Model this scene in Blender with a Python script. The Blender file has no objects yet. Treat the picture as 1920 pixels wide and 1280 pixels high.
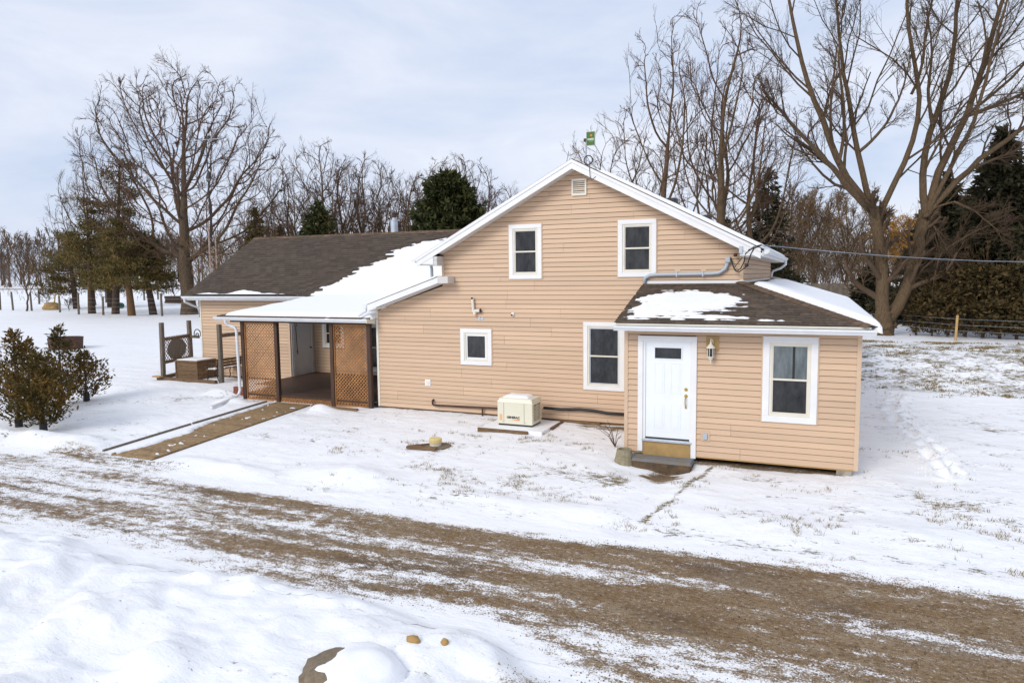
import bpy, bmesh, math, random
import numpy as np
from mathutils import Vector, Matrix

# ------------------------------------------------------------------ camera, world, sun, exposure
sc = bpy.context.scene
col = sc.collection
YAW, PITCH, ROLL = 0.4088, 0.0926, 0.0111
CAM = Vector((3.576, -14.050, 3.897))
fwd = Vector((-math.sin(YAW)*math.cos(PITCH), math.cos(YAW)*math.cos(PITCH), -math.sin(PITCH)))
rgt = Vector((math.cos(YAW), math.sin(YAW), 0))
upv = rgt.cross(fwd)
r2 = math.cos(ROLL)*rgt - math.sin(ROLL)*upv
u2 = math.sin(ROLL)*rgt + math.cos(ROLL)*upv
cd = bpy.data.cameras.new('camera')
cd.sensor_width = 36.0
cd.lens = 1322.8/1920*36
cd.clip_start = 0.1
cd.clip_end = 6000
cam = bpy.data.objects.new('camera', cd)
col.objects.link(cam)
cam.matrix_world = Matrix(((r2.x, u2.x, -fwd.x, CAM.x), (r2.y, u2.y, -fwd.y, CAM.y), (r2.z, u2.z, -fwd.z, CAM.z), (0, 0, 0, 1)))
sc.camera = cam

SUN_AZ = math.radians(-158)      # direction towards the sun, measured from +Y clockwise: front-left of the house
SUN_EL = math.radians(34)
world = bpy.data.worlds.new('World')
sc.world = world
world.use_nodes = True
wn, wl = world.node_tree.nodes, world.node_tree.links
wn.clear()
w_out = wn.new('ShaderNodeOutputWorld')
w_bg = wn.new('ShaderNodeBackground')
w_bg.inputs['Strength'].default_value = 0.1
sky = wn.new('ShaderNodeTexSky')
sky.sky_type = 'NISHITA'
sky.sun_disc = False
sky.sun_elevation = SUN_EL
sky.sun_rotation = SUN_AZ
sky.air_density = 1.0
sky.dust_density = 2.0
sky.ozone_density = 1.0
w_tc = wn.new('ShaderNodeTexCoord')
w_map = wn.new('ShaderNodeMapping')
w_map.inputs['Scale'].default_value = (1.1, 1.1, 3.4)
w_map.inputs['Location'].default_value = (0.35, 0.2, 0.1)
w_noise = wn.new('ShaderNodeTexNoise')
w_noise.inputs['Scale'].default_value = 2.4
w_noise.inputs['Detail'].default_value = 7
w_noise.inputs['Roughness'].default_value = 0.56
w_noise.inputs['Distortion'].default_value = 0.35
w_ramp = wn.new('ShaderNodeValToRGB')          # overcast cloud deck: thinner bluish parts to thick white parts
cr = w_ramp.color_ramp
cr.elements[0].position = 0.33
cr.elements[0].color = (4.65, 5.45, 7.0, 1)
cr.elements[1].position = 0.66
cr.elements[1].color = (6.8, 7.1, 7.95, 1)
w_mix = wn.new('ShaderNodeMix')
w_mix.data_type = 'RGBA'
w_mix.inputs['Factor'].default_value = 0.93
wl.new(w_tc.outputs['Generated'], w_map.inputs['Vector'])
wl.new(w_map.outputs['Vector'], w_noise.inputs['Vector'])
wl.new(w_noise.outputs['Fac'], w_ramp.inputs['Fac'])
wl.new(sky.outputs['Color'], w_mix.inputs[6])
wl.new(w_ramp.outputs['Color'], w_mix.inputs[7])
wl.new(w_mix.outputs[2], w_bg.inputs['Color'])
wl.new(w_bg.outputs['Background'], w_out.inputs['Surface'])

sd = bpy.data.lights.new('sun', 'SUN')
sd.energy = 1.35
sd.angle = math.radians(26)
sd.color = (1.0, 0.94, 0.86)
sun = bpy.data.objects.new('sun', sd)
col.objects.link(sun)
tosun = Vector((math.sin(SUN_AZ)*math.cos(SUN_EL), math.cos(SUN_AZ)*math.cos(SUN_EL), math.sin(SUN_EL)))
sun.rotation_euler = tosun.to_track_quat('Z', 'Y').to_euler()
sun.location = (-10, -20, 30)

sc.view_settings.view_transform = 'Standard'
sc.view_settings.look = 'None'
sc.view_settings.exposure = 0.39
sc.view_settings.gamma = 1.0
sc.view_settings.use_curve_mapping = False
sc.render.engine = 'CYCLES'
sc.cycles.max_bounces = 6
sc.cycles.use_denoising = True

rng = np.random.default_rng(7)
random.seed(7)

# ------------------------------------------------------------------ materials
def mat(name, color, rough=0.7, var=0.0, vscale=3.0, stretch=(1, 1, 1), bump=0.0, bscale=60.0, metallic=0.0, color2=None,
        objvar=0.0, attr=None, attrcol=None, spec=0.5, detail=4.0):
    m = bpy.data.materials.new(name)
    m.use_nodes = True
    nt = m.node_tree
    b = nt.nodes['Principled BSDF']
    b.inputs['Roughness'].default_value = rough
    b.inputs['Metallic'].default_value = metallic
    b.inputs['Specular IOR Level'].default_value = spec
    c1 = (*color, 1)
    geo = nt.nodes.new('ShaderNodeNewGeometry')
    mp = nt.nodes.new('ShaderNodeMapping')
    mp.inputs['Scale'].default_value = stretch
    nt.links.new(geo.outputs['Position'], mp.inputs['Vector'])
    cur = None
    if var or color2:
        nz = nt.nodes.new('ShaderNodeTexNoise')
        nz.inputs['Scale'].default_value = vscale
        nz.inputs['Detail'].default_value = detail
        nz.inputs['Roughness'].default_value = 0.62
        nt.links.new(mp.outputs['Vector'], nz.inputs['Vector'])
        rp = nt.nodes.new('ShaderNodeValToRGB')
        rp.color_ramp.elements[0].position = 0.32
        rp.color_ramp.elements[1].position = 0.68
        if color2:
            rp.color_ramp.elements[0].color = c1
            rp.color_ramp.elements[1].color = (*color2, 1)
        else:
            rp.color_ramp.elements[0].color = tuple(max(0, c*(1-var)) for c in color) + (1,)
            rp.color_ramp.elements[1].color = tuple(min(1, c*(1+var)) for c in color) + (1,)
        nt.links.new(nz.outputs['Fac'], rp.inputs['Fac'])
        cur = rp.outputs['Color']
    if attr:
        at = nt.nodes.new('ShaderNodeAttribute')
        at.attribute_name = attr
        mx = nt.nodes.new('ShaderNodeMix')
        mx.data_type = 'RGBA'
        if cur is None:
            mx.inputs[6].default_value = c1
        else:
            nt.links.new(cur, mx.inputs[6])
        mx.inputs[7].default_value = (*attrcol, 1)
        nt.links.new(at.outputs['Fac'], mx.inputs['Factor'])
        cur = mx.outputs[2]
    if objvar:
        oi = nt.nodes.new('ShaderNodeObjectInfo')
        mr = nt.nodes.new('ShaderNodeMapRange')
        mr.inputs['To Min'].default_value = 1-objvar
        mr.inputs['To Max'].default_value = 1+objvar
        nt.links.new(oi.outputs['Random'], mr.inputs['Value'])
        mx = nt.nodes.new('ShaderNodeMix')
        mx.data_type = 'RGBA'
        mx.blend_type = 'MULTIPLY'
        mx.inputs['Factor'].default_value = 1
        if cur is None:
            mx.inputs[6].default_value = c1
        else:
            nt.links.new(cur, mx.inputs[6])
        nt.links.new(mr.outputs['Result'], mx.inputs[7])
        cur = mx.outputs[2]
    if cur is None:
        b.inputs['Base Color'].default_value = c1
    else:
        nt.links.new(cur, b.inputs['Base Color'])
    if bump:
        nb = nt.nodes.new('ShaderNodeTexNoise')
        nb.inputs['Scale'].default_value = bscale
        nb.inputs['Detail'].default_value = 5
        nt.links.new(mp.outputs['Vector'], nb.inputs['Vector'])
        bp = nt.nodes.new('ShaderNodeBump')
        bp.inputs['Strength'].default_value = bump
        bp.inputs['Distance'].default_value = 0.02
        nt.links.new(nb.outputs['Fac'], bp.inputs['Height'])
        nt.links.new(bp.outputs['Normal'], b.inputs['Normal'])
    return m

M = {}
M['siding'] = mat('peach_vinyl', (0.605, 0.425, 0.284), 0.55, var=0.05, vscale=1.2, objvar=0.06, bump=0.05, bscale=25, stretch=(0.3, 1, 5))
M['trim_peach'] = mat('peach_trim', (0.615, 0.45, 0.31), 0.5, var=0.05, vscale=2)
M['core'] = mat('wall_sheathing', (0.20, 0.13, 0.085), 0.9)
M['white'] = mat('white_paint', (0.80, 0.80, 0.80), 0.45, var=0.04, vscale=2.5)
M['offwhite'] = mat('cream_vinyl', (0.74, 0.70, 0.60), 0.45, var=0.05, vscale=4)
M['soffit'] = mat('grey_soffit', (0.62, 0.60, 0.57), 0.6, var=0.04)
M['door'] = mat('door_white', (0.82, 0.855, 0.89), 0.4, var=0.03, vscale=2)
M['glass'] = mat('dark_window_glass', (0.010, 0.011, 0.013), 0.08, color2=(0.045, 0.047, 0.050), vscale=3.5, stretch=(1.6, 1, 0.7), spec=0.45)  # grey streaks in the colour stand in for reflections on the panes
M['screen'] = mat('insect_screen_glass', (0.020, 0.022, 0.026), 0.25, color2=(0.050, 0.055, 0.062), vscale=4.5, stretch=(1.5, 1, 0.8), spec=0.25)
M['pane_reflection'] = mat('glass_painted_reflection', (0.075, 0.095, 0.100), 0.06, color2=(0.20, 0.235, 0.245), vscale=2.6, stretch=(2.2, 1, 0.5), spec=0.5)  # bright reflection painted into the pane as grey-blue mottling; nothing hangs behind it
M['shingle'] = mat('brown_shingle', (0.105, 0.078, 0.058), 0.9, var=0.28, vscale=9, objvar=0.24, bump=0.6, bscale=160, spec=0.2)
M['shingle_t'] = mat('brown_shingle_field', (0.075, 0.057, 0.044), 0.9, var=0.22, vscale=7, attr='tone', attrcol=(0.112, 0.086, 0.066), bump=0.6, bscale=160, spec=0.2)
M['hip'] = mat('hip_shingle', (0.135, 0.090, 0.060), 0.9, var=0.25, vscale=9, objvar=0.22, bump=0.5, bscale=140, spec=0.2)
M['deckroof'] = mat('roof_underlay', (0.05, 0.04, 0.035), 0.9)
M['gutter'] = mat('gutter_white', (0.74, 0.76, 0.78), 0.35, var=0.05, vscale=3)
M['pipe_grey'] = mat('grey_pvc', (0.42, 0.47, 0.52), 0.4)
M['galv'] = mat('galvanised_steel', (0.55, 0.60, 0.66), 0.35, metallic=0.6, var=0.1)
M['stain'] = mat('brown_stained_wood', (0.062, 0.030, 0.016), 0.6, var=0.3, vscale=6, stretch=(4, 4, 0.6), objvar=0.12)
M['lattice'] = mat('orange_cedar_lattice', (0.36, 0.165, 0.055), 0.65, var=0.30, vscale=2.2, objvar=0.2)
M['deck'] = mat('dark_deck', (0.062, 0.034, 0.024), 0.6, var=0.3, vscale=8, stretch=(0.5, 4, 1), objvar=0.25)
M['greywood'] = mat('weathered_wood', (0.155, 0.125, 0.095), 0.85, var=0.35, vscale=7, stretch=(5, 5, 0.7), objvar=0.12, bump=0.4, bscale=40)
M['brownwood'] = mat('brown_wood', (0.165, 0.098, 0.048), 0.8, var=0.35, vscale=6, stretch=(1, 1, 4), objvar=0.15, bump=0.3, bscale=40)
M['tanwood'] = mat('tan_wood', (0.42, 0.27, 0.105), 0.7, var=0.15, vscale=4, objvar=0.1)
M['ramp'] = mat('ramp_boards', (0.275, 0.178, 0.085), 0.8, var=0.3, vscale=9, stretch=(1, 1, 1), objvar=0.14, bump=0.4, bscale=50)
M['brass'] = mat('polished_brass', (0.62, 0.42, 0.06), 0.25, metallic=0.85)
M['iron'] = mat('black_iron', (0.018, 0.017, 0.017), 0.55)
M['black'] = mat('black_rubber', (0.014, 0.014, 0.015), 0.5)
M['concrete'] = mat('concrete', (0.34, 0.30, 0.25), 0.9, var=0.3, vscale=9, bump=0.4, bscale=60)
M['step'] = mat('worn_painted_step', (0.155, 0.19, 0.22), 0.8, color2=(0.20, 0.15, 0.10), vscale=4, bump=0.5, bscale=40)
M['step_face'] = mat('soil_stained_concrete', (0.060, 0.048, 0.036), 0.95, color2=(0.16, 0.095, 0.045), vscale=9, bump=0.6, bscale=40)
M['planter'] = mat('mossy_concrete', (0.34, 0.29, 0.20), 0.95, color2=(0.20, 0.18, 0.10), vscale=14, bump=0.5, bscale=60)
M['gen'] = mat('cream_enclosure', (0.72, 0.69, 0.55), 0.4, var=0.03)
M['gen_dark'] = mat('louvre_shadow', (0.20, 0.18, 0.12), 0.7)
M['ink'] = mat('black_print', (0.02, 0.02, 0.02), 0.5)
M['orange'] = mat('orange_print', (0.80, 0.17, 0.02), 0.5)
M['yellow'] = mat('yellow_label', (0.75, 0.55, 0.20), 0.5, color2=(0.75, 0.35, 0.25), vscale=14)
M['capyellow'] = mat('yellow_pvc', (0.72, 0.56, 0.24), 0.5, var=0.08)
M['green_sign'] = mat('green_sign', (0.035, 0.135, 0.010), 0.45)
M['white_ink'] = mat('white_print', (0.8, 0.8, 0.75), 0.5)
M['rust'] = mat('rusted_steel', (0.105, 0.050, 0.030), 0.8, color2=(0.06, 0.035, 0.028), vscale=6, metallic=0.1, bump=0.3)
M['rust_or'] = mat('orange_rust_steel', (0.30, 0.13, 0.06), 0.7, color2=(0.45, 0.42, 0.38), vscale=7)
M['bark'] = mat('grey_brown_bark', (0.118, 0.084, 0.055), 0.95, var=0.35, vscale=5, stretch=(3, 3, 0.6), bump=1.0, bscale=14, spec=0.15)
M['bark_r'] = mat('maple_bark', (0.122, 0.083, 0.049), 0.95, var=0.38, vscale=6, stretch=(4, 4, 0.6), bump=1.0, bscale=12, spec=0.15)
M['twig'] = mat('brown_twig', (0.100, 0.067, 0.043), 0.9, var=0.2, vscale=1.2, spec=0.15)
M['twig_red'] = mat('reddish_twig', (0.118, 0.070, 0.048), 0.9, var=0.3, vscale=0.8, spec=0.15)
M['wood_far'] = mat('far_brown_twigs', (0.135, 0.094, 0.066), 0.9, var=0.25, vscale=0.15, spec=0.1)
M['brush'] = mat('brown_brush', (0.165, 0.105, 0.055), 0.9, var=0.3, vscale=0.5, spec=0.1)
M['willow'] = mat('golden_twigs', (0.42, 0.22, 0.045), 0.9, var=0.3, vscale=0.7, spec=0.1)
M['pine_bark'] = mat('pine_bark', (0.085, 0.058, 0.042), 0.95, var=0.35, vscale=5, stretch=(3, 3, 1), bump=0.8, bscale=14, spec=0.15)
M['pine_bark_or'] = mat('orange_pine_bark', (0.17, 0.098, 0.050), 0.95, var=0.35, vscale=4, stretch=(3, 3, 1), bump=0.8, bscale=14, spec=0.15)
M['pine'] = mat('pine_needles', (0.072, 0.070, 0.024), 0.85, attr='tone', attrcol=(0.180, 0.120, 0.038), spec=0.2)
M['spruce'] = mat('spruce_needles', (0.032, 0.035, 0.018), 0.85, attr='tone', attrcol=(0.080, 0.064, 0.032), spec=0.2)
M['cedar'] = mat('cedar_sprays', (0.050, 0.046, 0.013), 0.85, attr='tone', attrcol=(0.180, 0.098, 0.020), spec=0.2)
M['cedar_g'] = mat('green_cedar_sprays', (0.030, 0.042, 0.014), 0.85, attr='tone', attrcol=(0.085, 0.080, 0.022), spec=0.2)
M['hedge'] = mat('dark_hedge_sprays', (0.034, 0.031, 0.013), 0.85, attr='tone', attrcol=(0.125, 0.078, 0.028), spec=0.2)
M['grass'] = mat('dead_grass', (0.18, 0.135, 0.055), 0.9, attr='tone', attrcol=(0.33, 0.24, 0.10), spec=0.2)
M['gravel'] = mat('loose_gravel', (0.085, 0.056, 0.034), 0.9, attr='tone', attrcol=(0.36, 0.28, 0.20), spec=0.2)
M['straw'] = mat('straw_heap', (0.40, 0.25, 0.09), 0.9, var=0.3, vscale=4)
M['green_can'] = mat('green_plastic', (0.015, 0.09, 0.065), 0.5)
M['rock'] = mat('boulder_stone', (0.15, 0.115, 0.075), 0.95, color2=(0.24, 0.19, 0.13), vscale=12, bump=0.8, bscale=40)
M['fence_far'] = mat('board_fence', (0.165, 0.130, 0.095), 0.9, var=0.3, vscale=1.5, objvar=0.2)
M['brick_red'] = mat('red_brick', (0.24, 0.075, 0.045), 0.85, var=0.2)

def snow_nodes(nt):
    b = nt.nodes['Principled BSDF']
    b.inputs['Roughness'].default_value = 0.55
    b.inputs['Specular IOR Level'].default_value = 0.25
    geo = nt.nodes.new('ShaderNodeNewGeometry')
    return b, geo

def noise(nt, vec, scale, detail=4, rough=0.6, stretch=None):
    if stretch:
        mp = nt.nodes.new('ShaderNodeMapping')
        mp.inputs['Scale'].default_value = stretch
        nt.links.new(vec, mp.inputs['Vector'])
        vec = mp.outputs['Vector']
    n = nt.nodes.new('ShaderNodeTexNoise')
    n.inputs['Scale'].default_value = scale
    n.inputs['Detail'].default_value = detail
    n.inputs['Roughness'].default_value = rough
    nt.links.new(vec, n.inputs['Vector'])
    return n.outputs['Fac']

def mth(nt, op, a, b=None, clamp=False):
    n = nt.nodes.new('ShaderNodeMath')
    n.operation = op
    n.use_clamp = clamp
    for i, v in enumerate((a, b)):
        if v is None:
            continue
        if isinstance(v, (int, float)):
            n.inputs[i].default_value = v
        else:
            nt.links.new(v, n.inputs[i])
    return n.outputs[0]

def mrange(nt, v, a, b, smooth=True):
    n = nt.nodes.new('ShaderNodeMapRange')
    n.interpolation_type = 'SMOOTHSTEP' if smooth else 'LINEAR'
    n.inputs['From Min'].default_value = a
    n.inputs['From Max'].default_value = b
    nt.links.new(v, n.inputs['Value'])
    return n.outputs['Result']

def mixc(nt, f, a, b):
    n = nt.nodes.new('ShaderNodeMix')
    n.data_type = 'RGBA'
    if isinstance(f, (int, float)):
        n.inputs['Factor'].default_value = f
    else:
        nt.links.new(f, n.inputs['Factor'])
    for i, v in ((6, a), (7, b)):
        if isinstance(v, tuple):
            n.inputs[i].default_value = (*v, 1)
        else:
            nt.links.new(v, n.inputs[i])
    return n.outputs[2]

SNOW = (0.89, 0.90, 0.92)
def make_snow():
    m = bpy.data.materials.new('snow')
    m.use_nodes = True
    nt = m.node_tree
    b, geo = snow_nodes(nt)
    b.inputs['Base Color'].default_value = (*SNOW, 1)
    h = noise(nt, geo.outputs['Position'], 14, 5)
    bp = nt.nodes.new('ShaderNodeBump')
    bp.inputs['Strength'].default_value = 0.25
    bp.inputs['Distance'].default_value = 0.03
    nt.links.new(h, bp.inputs['Height'])
    nt.links.new(bp.outputs['Normal'], b.inputs['Normal'])
    return m
M['snow'] = make_snow()

def make_ground():
    m = bpy.data.materials.new('snowy_ground')
    m.use_nodes = True
    nt = m.node_tree
    b, geo = snow_nodes(nt)
    P = geo.outputs['Position']
    ga = nt.nodes.new('ShaderNodeAttribute'); ga.attribute_name = 'gravel'
    ra = nt.nodes.new('ShaderNodeAttribute'); ra.attribute_name = 'grass'
    streak = noise(nt, P, 1.0, 6, 0.62, (0.30, 2.3, 1))
    mid = noise(nt, P, 5.0, 6, 0.68, (0.75, 1.3, 1))
    fine = noise(nt, P, 42, 3, 0.7)
    grain = noise(nt, P, 120, 2, 0.6)
    # gravel against snow
    a = mth(nt, 'MULTIPLY', mth(nt, 'SUBTRACT', streak, 0.5), 2.1)
    c = mth(nt, 'MULTIPLY', mth(nt, 'SUBTRACT', mid, 0.5), 1.7)
    d = mth(nt, 'MULTIPLY', mth(nt, 'SUBTRACT', fine, 0.5), 1.45)
    s = mth(nt, 'ADD', mth(nt, 'ADD', a, c), d)
    gsum = mth(nt, 'ADD', ga.outputs['Fac'], s)
    gmask = mrange(nt, gsum, 0.36, 0.66)
    gmask = mth(nt, 'MULTIPLY', gmask, mrange(nt, ga.outputs['Fac'], 0.02, 0.16))
    # grass poking through thin snow
    g2 = noise(nt, P, 1.5, 6, 0.66, (0.9, 1.5, 1))
    g3 = noise(nt, P, 13, 4, 0.7, (0.55, 1.5, 1))
    gs = mth(nt, 'ADD', mth(nt, 'MULTIPLY', mth(nt, 'SUBTRACT', g2, 0.5), 1.2),
             mth(nt, 'ADD', mth(nt, 'MULTIPLY', mth(nt, 'SUBTRACT', g3, 0.5), 1.5), mth(nt, 'MULTIPLY', mth(nt, 'SUBTRACT', fine, 0.5), 0.5)))
    rsum = mth(nt, 'ADD', ra.outputs['Fac'], gs)
    rmask = mrange(nt, rsum, 0.47, 0.72)
    rmask = mth(nt, 'MULTIPLY', rmask, mrange(nt, ra.outputs['Fac'], 0.02, 0.14))
    gc1 = mixc(nt, mrange(nt, noise(nt, P, 2.2, 5, 0.6, (0.5, 1.6, 1)), 0.35, 0.65), (0.250, 0.154, 0.070), (0.350, 0.255, 0.152))
    gc1 = mixc(nt, mth(nt, 'MULTIPLY', mrange(nt, noise(nt, P, 0.55, 4, 0.55, (0.6, 1.7, 1)), 0.52, 0.68), 0.70), gc1, (0.095, 0.067, 0.047))
    gc1 = mixc(nt, mth(nt, 'MULTIPLY', mrange(nt, noise(nt, P, 0.8, 4, 0.55, (0.4, 1.9, 3)), 0.54, 0.70), 0.6), gc1, (0.34, 0.29, 0.235))
    pebble = noise(nt, P, 19, 5, 0.75, (0.8, 1.25, 1))
    gcol = mixc(nt, mrange(nt, grain, 0.40, 0.72), gc1, (0.140, 0.085, 0.042))
    gcol = mixc(nt, mth(nt, 'MULTIPLY', mrange(nt, pebble, 0.50, 0.36), 0.85), gcol, (0.090, 0.055, 0.028))
    gcol = mixc(nt, mth(nt, 'MULTIPLY', mrange(nt, pebble, 0.57, 0.68), 0.75), gcol, (0.62, 0.58, 0.53))
    gcol = mixc(nt, mrange(nt, fine, 0.60, 0.74), gcol, (0.46, 0.39, 0.30))
    rcol = mixc(nt, mrange(nt, fine, 0.38, 0.64), (0.27, 0.195, 0.085), (0.115, 0.092, 0.040))
    frost = mth(nt, 'MULTIPLY', mrange(nt, grain, 0.58, 0.66), 0.45)
    gcol = mixc(nt, mth(nt, 'MULTIPLY', frost, mth(nt, 'SUBTRACT', 1.0, mrange(nt, gsum, 0.6, 1.0))), gcol, (0.70, 0.69, 0.68))
    # dirtied, trodden snow on and beside the driveway
    scol = mixc(nt, mth(nt, 'MULTIPLY', mrange(nt, gsum, 0.12, 0.5), 0.28), SNOW, (0.60, 0.54, 0.47))
    base = mixc(nt, rmask, scol, rcol)
    base = mixc(nt, gmask, base, gcol)
    nt.links.new(base, b.inputs['Base Color'])
    rough = mth(nt, 'ADD', 0.55, mth(nt, 'MULTIPLY', gmask, 0.35))
    nt.links.new(rough, b.inputs['Roughness'])
    # snow lies a little proud of gravel and grass
    hs = noise(nt, P, 7, 6, 0.62, (0.7, 1.3, 1))
    hs2 = noise(nt, P, 24, 4, 0.6, (0.7, 1.4, 1))
    hh = mth(nt, 'ADD', mth(nt, 'ADD', mth(nt, 'MULTIPLY', hs, 0.8), mth(nt, 'MULTIPLY', hs2, 0.16)), mth(nt, 'MULTIPLY', grain, mth(nt, 'ADD', 0.04, mth(nt, 'MULTIPLY', gmask, 0.6))))
    hh = mth(nt, 'SUBTRACT', hh, mth(nt, 'MULTIPLY', mth(nt, 'MAXIMUM', gmask, rmask), 0.45))
    bp = nt.nodes.new('ShaderNodeBump')
    bp.inputs['Strength'].default_value = 0.55
    bp.inputs['Distance'].default_value = 0.05
    nt.links.new(hh, bp.inputs['Height'])
    nt.links.new(bp.outputs['Normal'], b.inputs['Normal'])
    return m
M['ground'] = make_ground()

# ------------------------------------------------------------------ mesh helpers
def to_mesh(name, V, F, m, attrs=None, smooth=False):
    V = np.asarray(V, np.float32)
    me = bpy.data.meshes.new(name)
    if isinstance(F, np.ndarray):
        k = F.shape[1]
        me.vertices.add(len(V))
        me.vertices.foreach_set('co', V.ravel())
        me.loops.add(F.size)
        me.loops.foreach_set('vertex_index', F.astype(np.int32).ravel())
        me.polygons.add(len(F))
        me.polygons.foreach_set('loop_start', np.arange(0, F.size, k, dtype=np.int32))
        me.polygons.foreach_set('loop_total', np.full(len(F), k, np.int32))
        me.update(calc_edges=True)
    else:
        me.from_pydata([tuple(v) for v in V], [], F)
    if smooth:
        me.polygons.foreach_set('use_smooth', np.ones(len(me.polygons), bool))
    if attrs:
        for an, av in attrs.items():
            a = me.attributes.new(an, 'FLOAT', 'POINT')
            a.data.foreach_set('value', np.asarray(av, np.float32))
    if m is not None:
        me.materials.append(m)
    return me

def link(name, data, parent=None):
    o = bpy.data.objects.new(name, data)
    col.objects.link(o)
    if parent is not None:
        o.parent = parent
    return o

def tag(o, label, cat, group=None, kind=None):
    o['label'] = label
    if cat:
        o['category'] = cat
    if group:
        o['group'] = group
    if kind:
        o['kind'] = kind
    return o

def thing(name, label, cat, loc=(0, 0, 0), rz=0.0, group=None):
    o = link(name, None)
    o.location = loc
    o.rotation_euler = (0, 0, rz)
    return tag(o, label, cat, group)

class MB:
    def __init__(s):
        s.v, s.f = [], []
    def hexa(s, p):
        i = len(s.v)
        s.v += [tuple(q) for q in p]
        s.f += [(i, i+3, i+2, i+1), (i+4, i+5, i+6, i+7), (i, i+1, i+5, i+4), (i+1, i+2, i+6, i+5), (i+2, i+3, i+7, i+6), (i+3, i, i+4, i+7)]
        return s
    def box(s, x0, x1, y0, y1, z0, z1):
        return s.hexa([(x0, y0, z0), (x1, y0, z0), (x1, y1, z0), (x0, y1, z0), (x0, y0, z1), (x1, y0, z1), (x1, y1, z1), (x0, y1, z1)])
    def prism(s, poly, d0, d1, fn):          # poly in a plane, extruded from d0 to d1; fn(a, b, d) -> point
        i, n = len(s.v), len(poly)
        s.v += [fn(a, b, d0) for a, b in poly] + [fn(a, b, d1) for a, b in poly]
        s.f += [tuple(range(i, i+n)), tuple(range(i+2*n-1, i+n-1, -1))]
        s.f += [(i+k, i+n+k, i+n+(k+1) % n, i+(k+1) % n) for k in range(n)]
        return s
    def beam(s, p, q, w, h, up=(0, 0, 1)):   # square bar from p to q
        p, q = Vector(p), Vector(q)
        t = (q-p).normalized()
        a = t.cross(Vector(up))
        if a.length < 1e-4:
            a = t.cross(Vector((1, 0, 0)))
        a.normalize()
        b = a.cross(t)
        a, b = a*w/2, b*h/2
        return s.hexa([p-a-b, p+a-b, p+a+b, p-a+b, q-a-b, q+a-b, q+a+b, q-a+b])
    def tube(s, pts, r, n=8, cap=True):
        pts = [Vector(p) for p in pts]
        rs = r if isinstance(r, (list, tuple)) else [r]*len(pts)
        i0 = len(s.v)
        ref = None
        for k, p in enumerate(pts):
            t = (pts[min(k+1, len(pts)-1)]-pts[max(k-1, 0)]).normalized()
            if ref is None:
                ref = t.orthogonal().normalized()
            ref = (ref-t*ref.dot(t)).normalized()
            b = t.cross(ref)
            for j in range(n):
                a = 2*math.pi*j/n
                s.v.append(tuple(p+(ref*math.cos(a)+b*math.sin(a))*rs[k]))
        for k in range(len(pts)-1):
            for j in range(n):
                a, b2 = i0+k*n+j, i0+k*n+(j+1) % n
                s.f.append((a, b2, b2+n, a+n))
        if cap:
            s.f.append(tuple(range(i0+n-1, i0-1, -1)))
            e = i0+(len(pts)-1)*n
            s.f.append(tuple(range(e, e+n)))
        return s
    def lathe(s, prof, c, n=14):             # prof: (radius, z)
        i0 = len(s.v)
        for r, z in prof:
            for j in range(n):
                a = 2*math.pi*j/n
                s.v.append((c[0]+r*math.cos(a), c[1]+r*math.sin(a), c[2]+z))
        for k in range(len(prof)-1):
            for j in range(n):
                a, b = i0+k*n+j, i0+k*n+(j+1) % n
                s.f.append((a, b, b+n, a+n))
        s.f.append(tuple(range(i0+n-1, i0-1, -1)))
        e = i0+(len(prof)-1)*n
        s.f.append(tuple(range(e, e+n)))
        return s
    def mesh(s, name, m, bevel=0.0, smooth=False, seg=2):
        me = to_mesh(name, s.v, s.f, m)
        if bevel:
            bm = bmesh.new()
            bm.from_mesh(me)
            bmesh.ops.remove_doubles(bm, verts=bm.verts, dist=1e-5)
            bmesh.ops.bevel(bm, geom=list(bm.edges), offset=bevel, segments=seg, affect='EDGES', profile=0.6)
            bm.to_mesh(me)
            bm.free()
        if smooth:
            me.polygons.foreach_set('use_smooth', np.ones(len(me.polygons), bool))
        return me
    def build(s, name, m, parent=None, bevel=0.0, smooth=False, seg=2):
        return link(name, s.mesh(name, m, bevel, smooth, seg), parent)

def copy_tree(o, parent=None):
    c = o.copy()
    col.objects.link(c)
    c.parent = parent
    for ch in list(o.children):
        copy_tree(ch, c)
    return c

# ------------------------------------------------------------------ noise for terrain
_perm = np.random.default_rng(3).random((256, 256)).astype(np.float32)
def vnoise(x, y):
    xi, yi = np.floor(x).astype(int), np.floor(y).astype(int)
    fx, fy = x-xi, y-yi
    fx, fy = fx*fx*(3-2*fx), fy*fy*(3-2*fy)
    g = lambda a, b: _perm[a % 256, b % 256]
    return (g(xi, yi)*(1-fx)+g(xi+1, yi)*fx)*(1-fy)+(g(xi, yi+1)*(1-fx)+g(xi+1, yi+1)*fx)*fy
def fbm(x, y, o=4):
    t, a, s = 0.0, 1.0, 0.0
    for k in range(o):
        t = t+a*vnoise(x*2**k+17.3*k, y*2**k+9.1*k)
        s += a
        a *= 0.5
    return t/s
def S(t):
    t = np.clip(t, 0, 1)
    return t*t*(3-2*t)
def blob(x, y, cx, cy, rx, ry):
    return S(1-np.sqrt(((x-cx)/rx)**2+((y-cy)/ry)**2))

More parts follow.
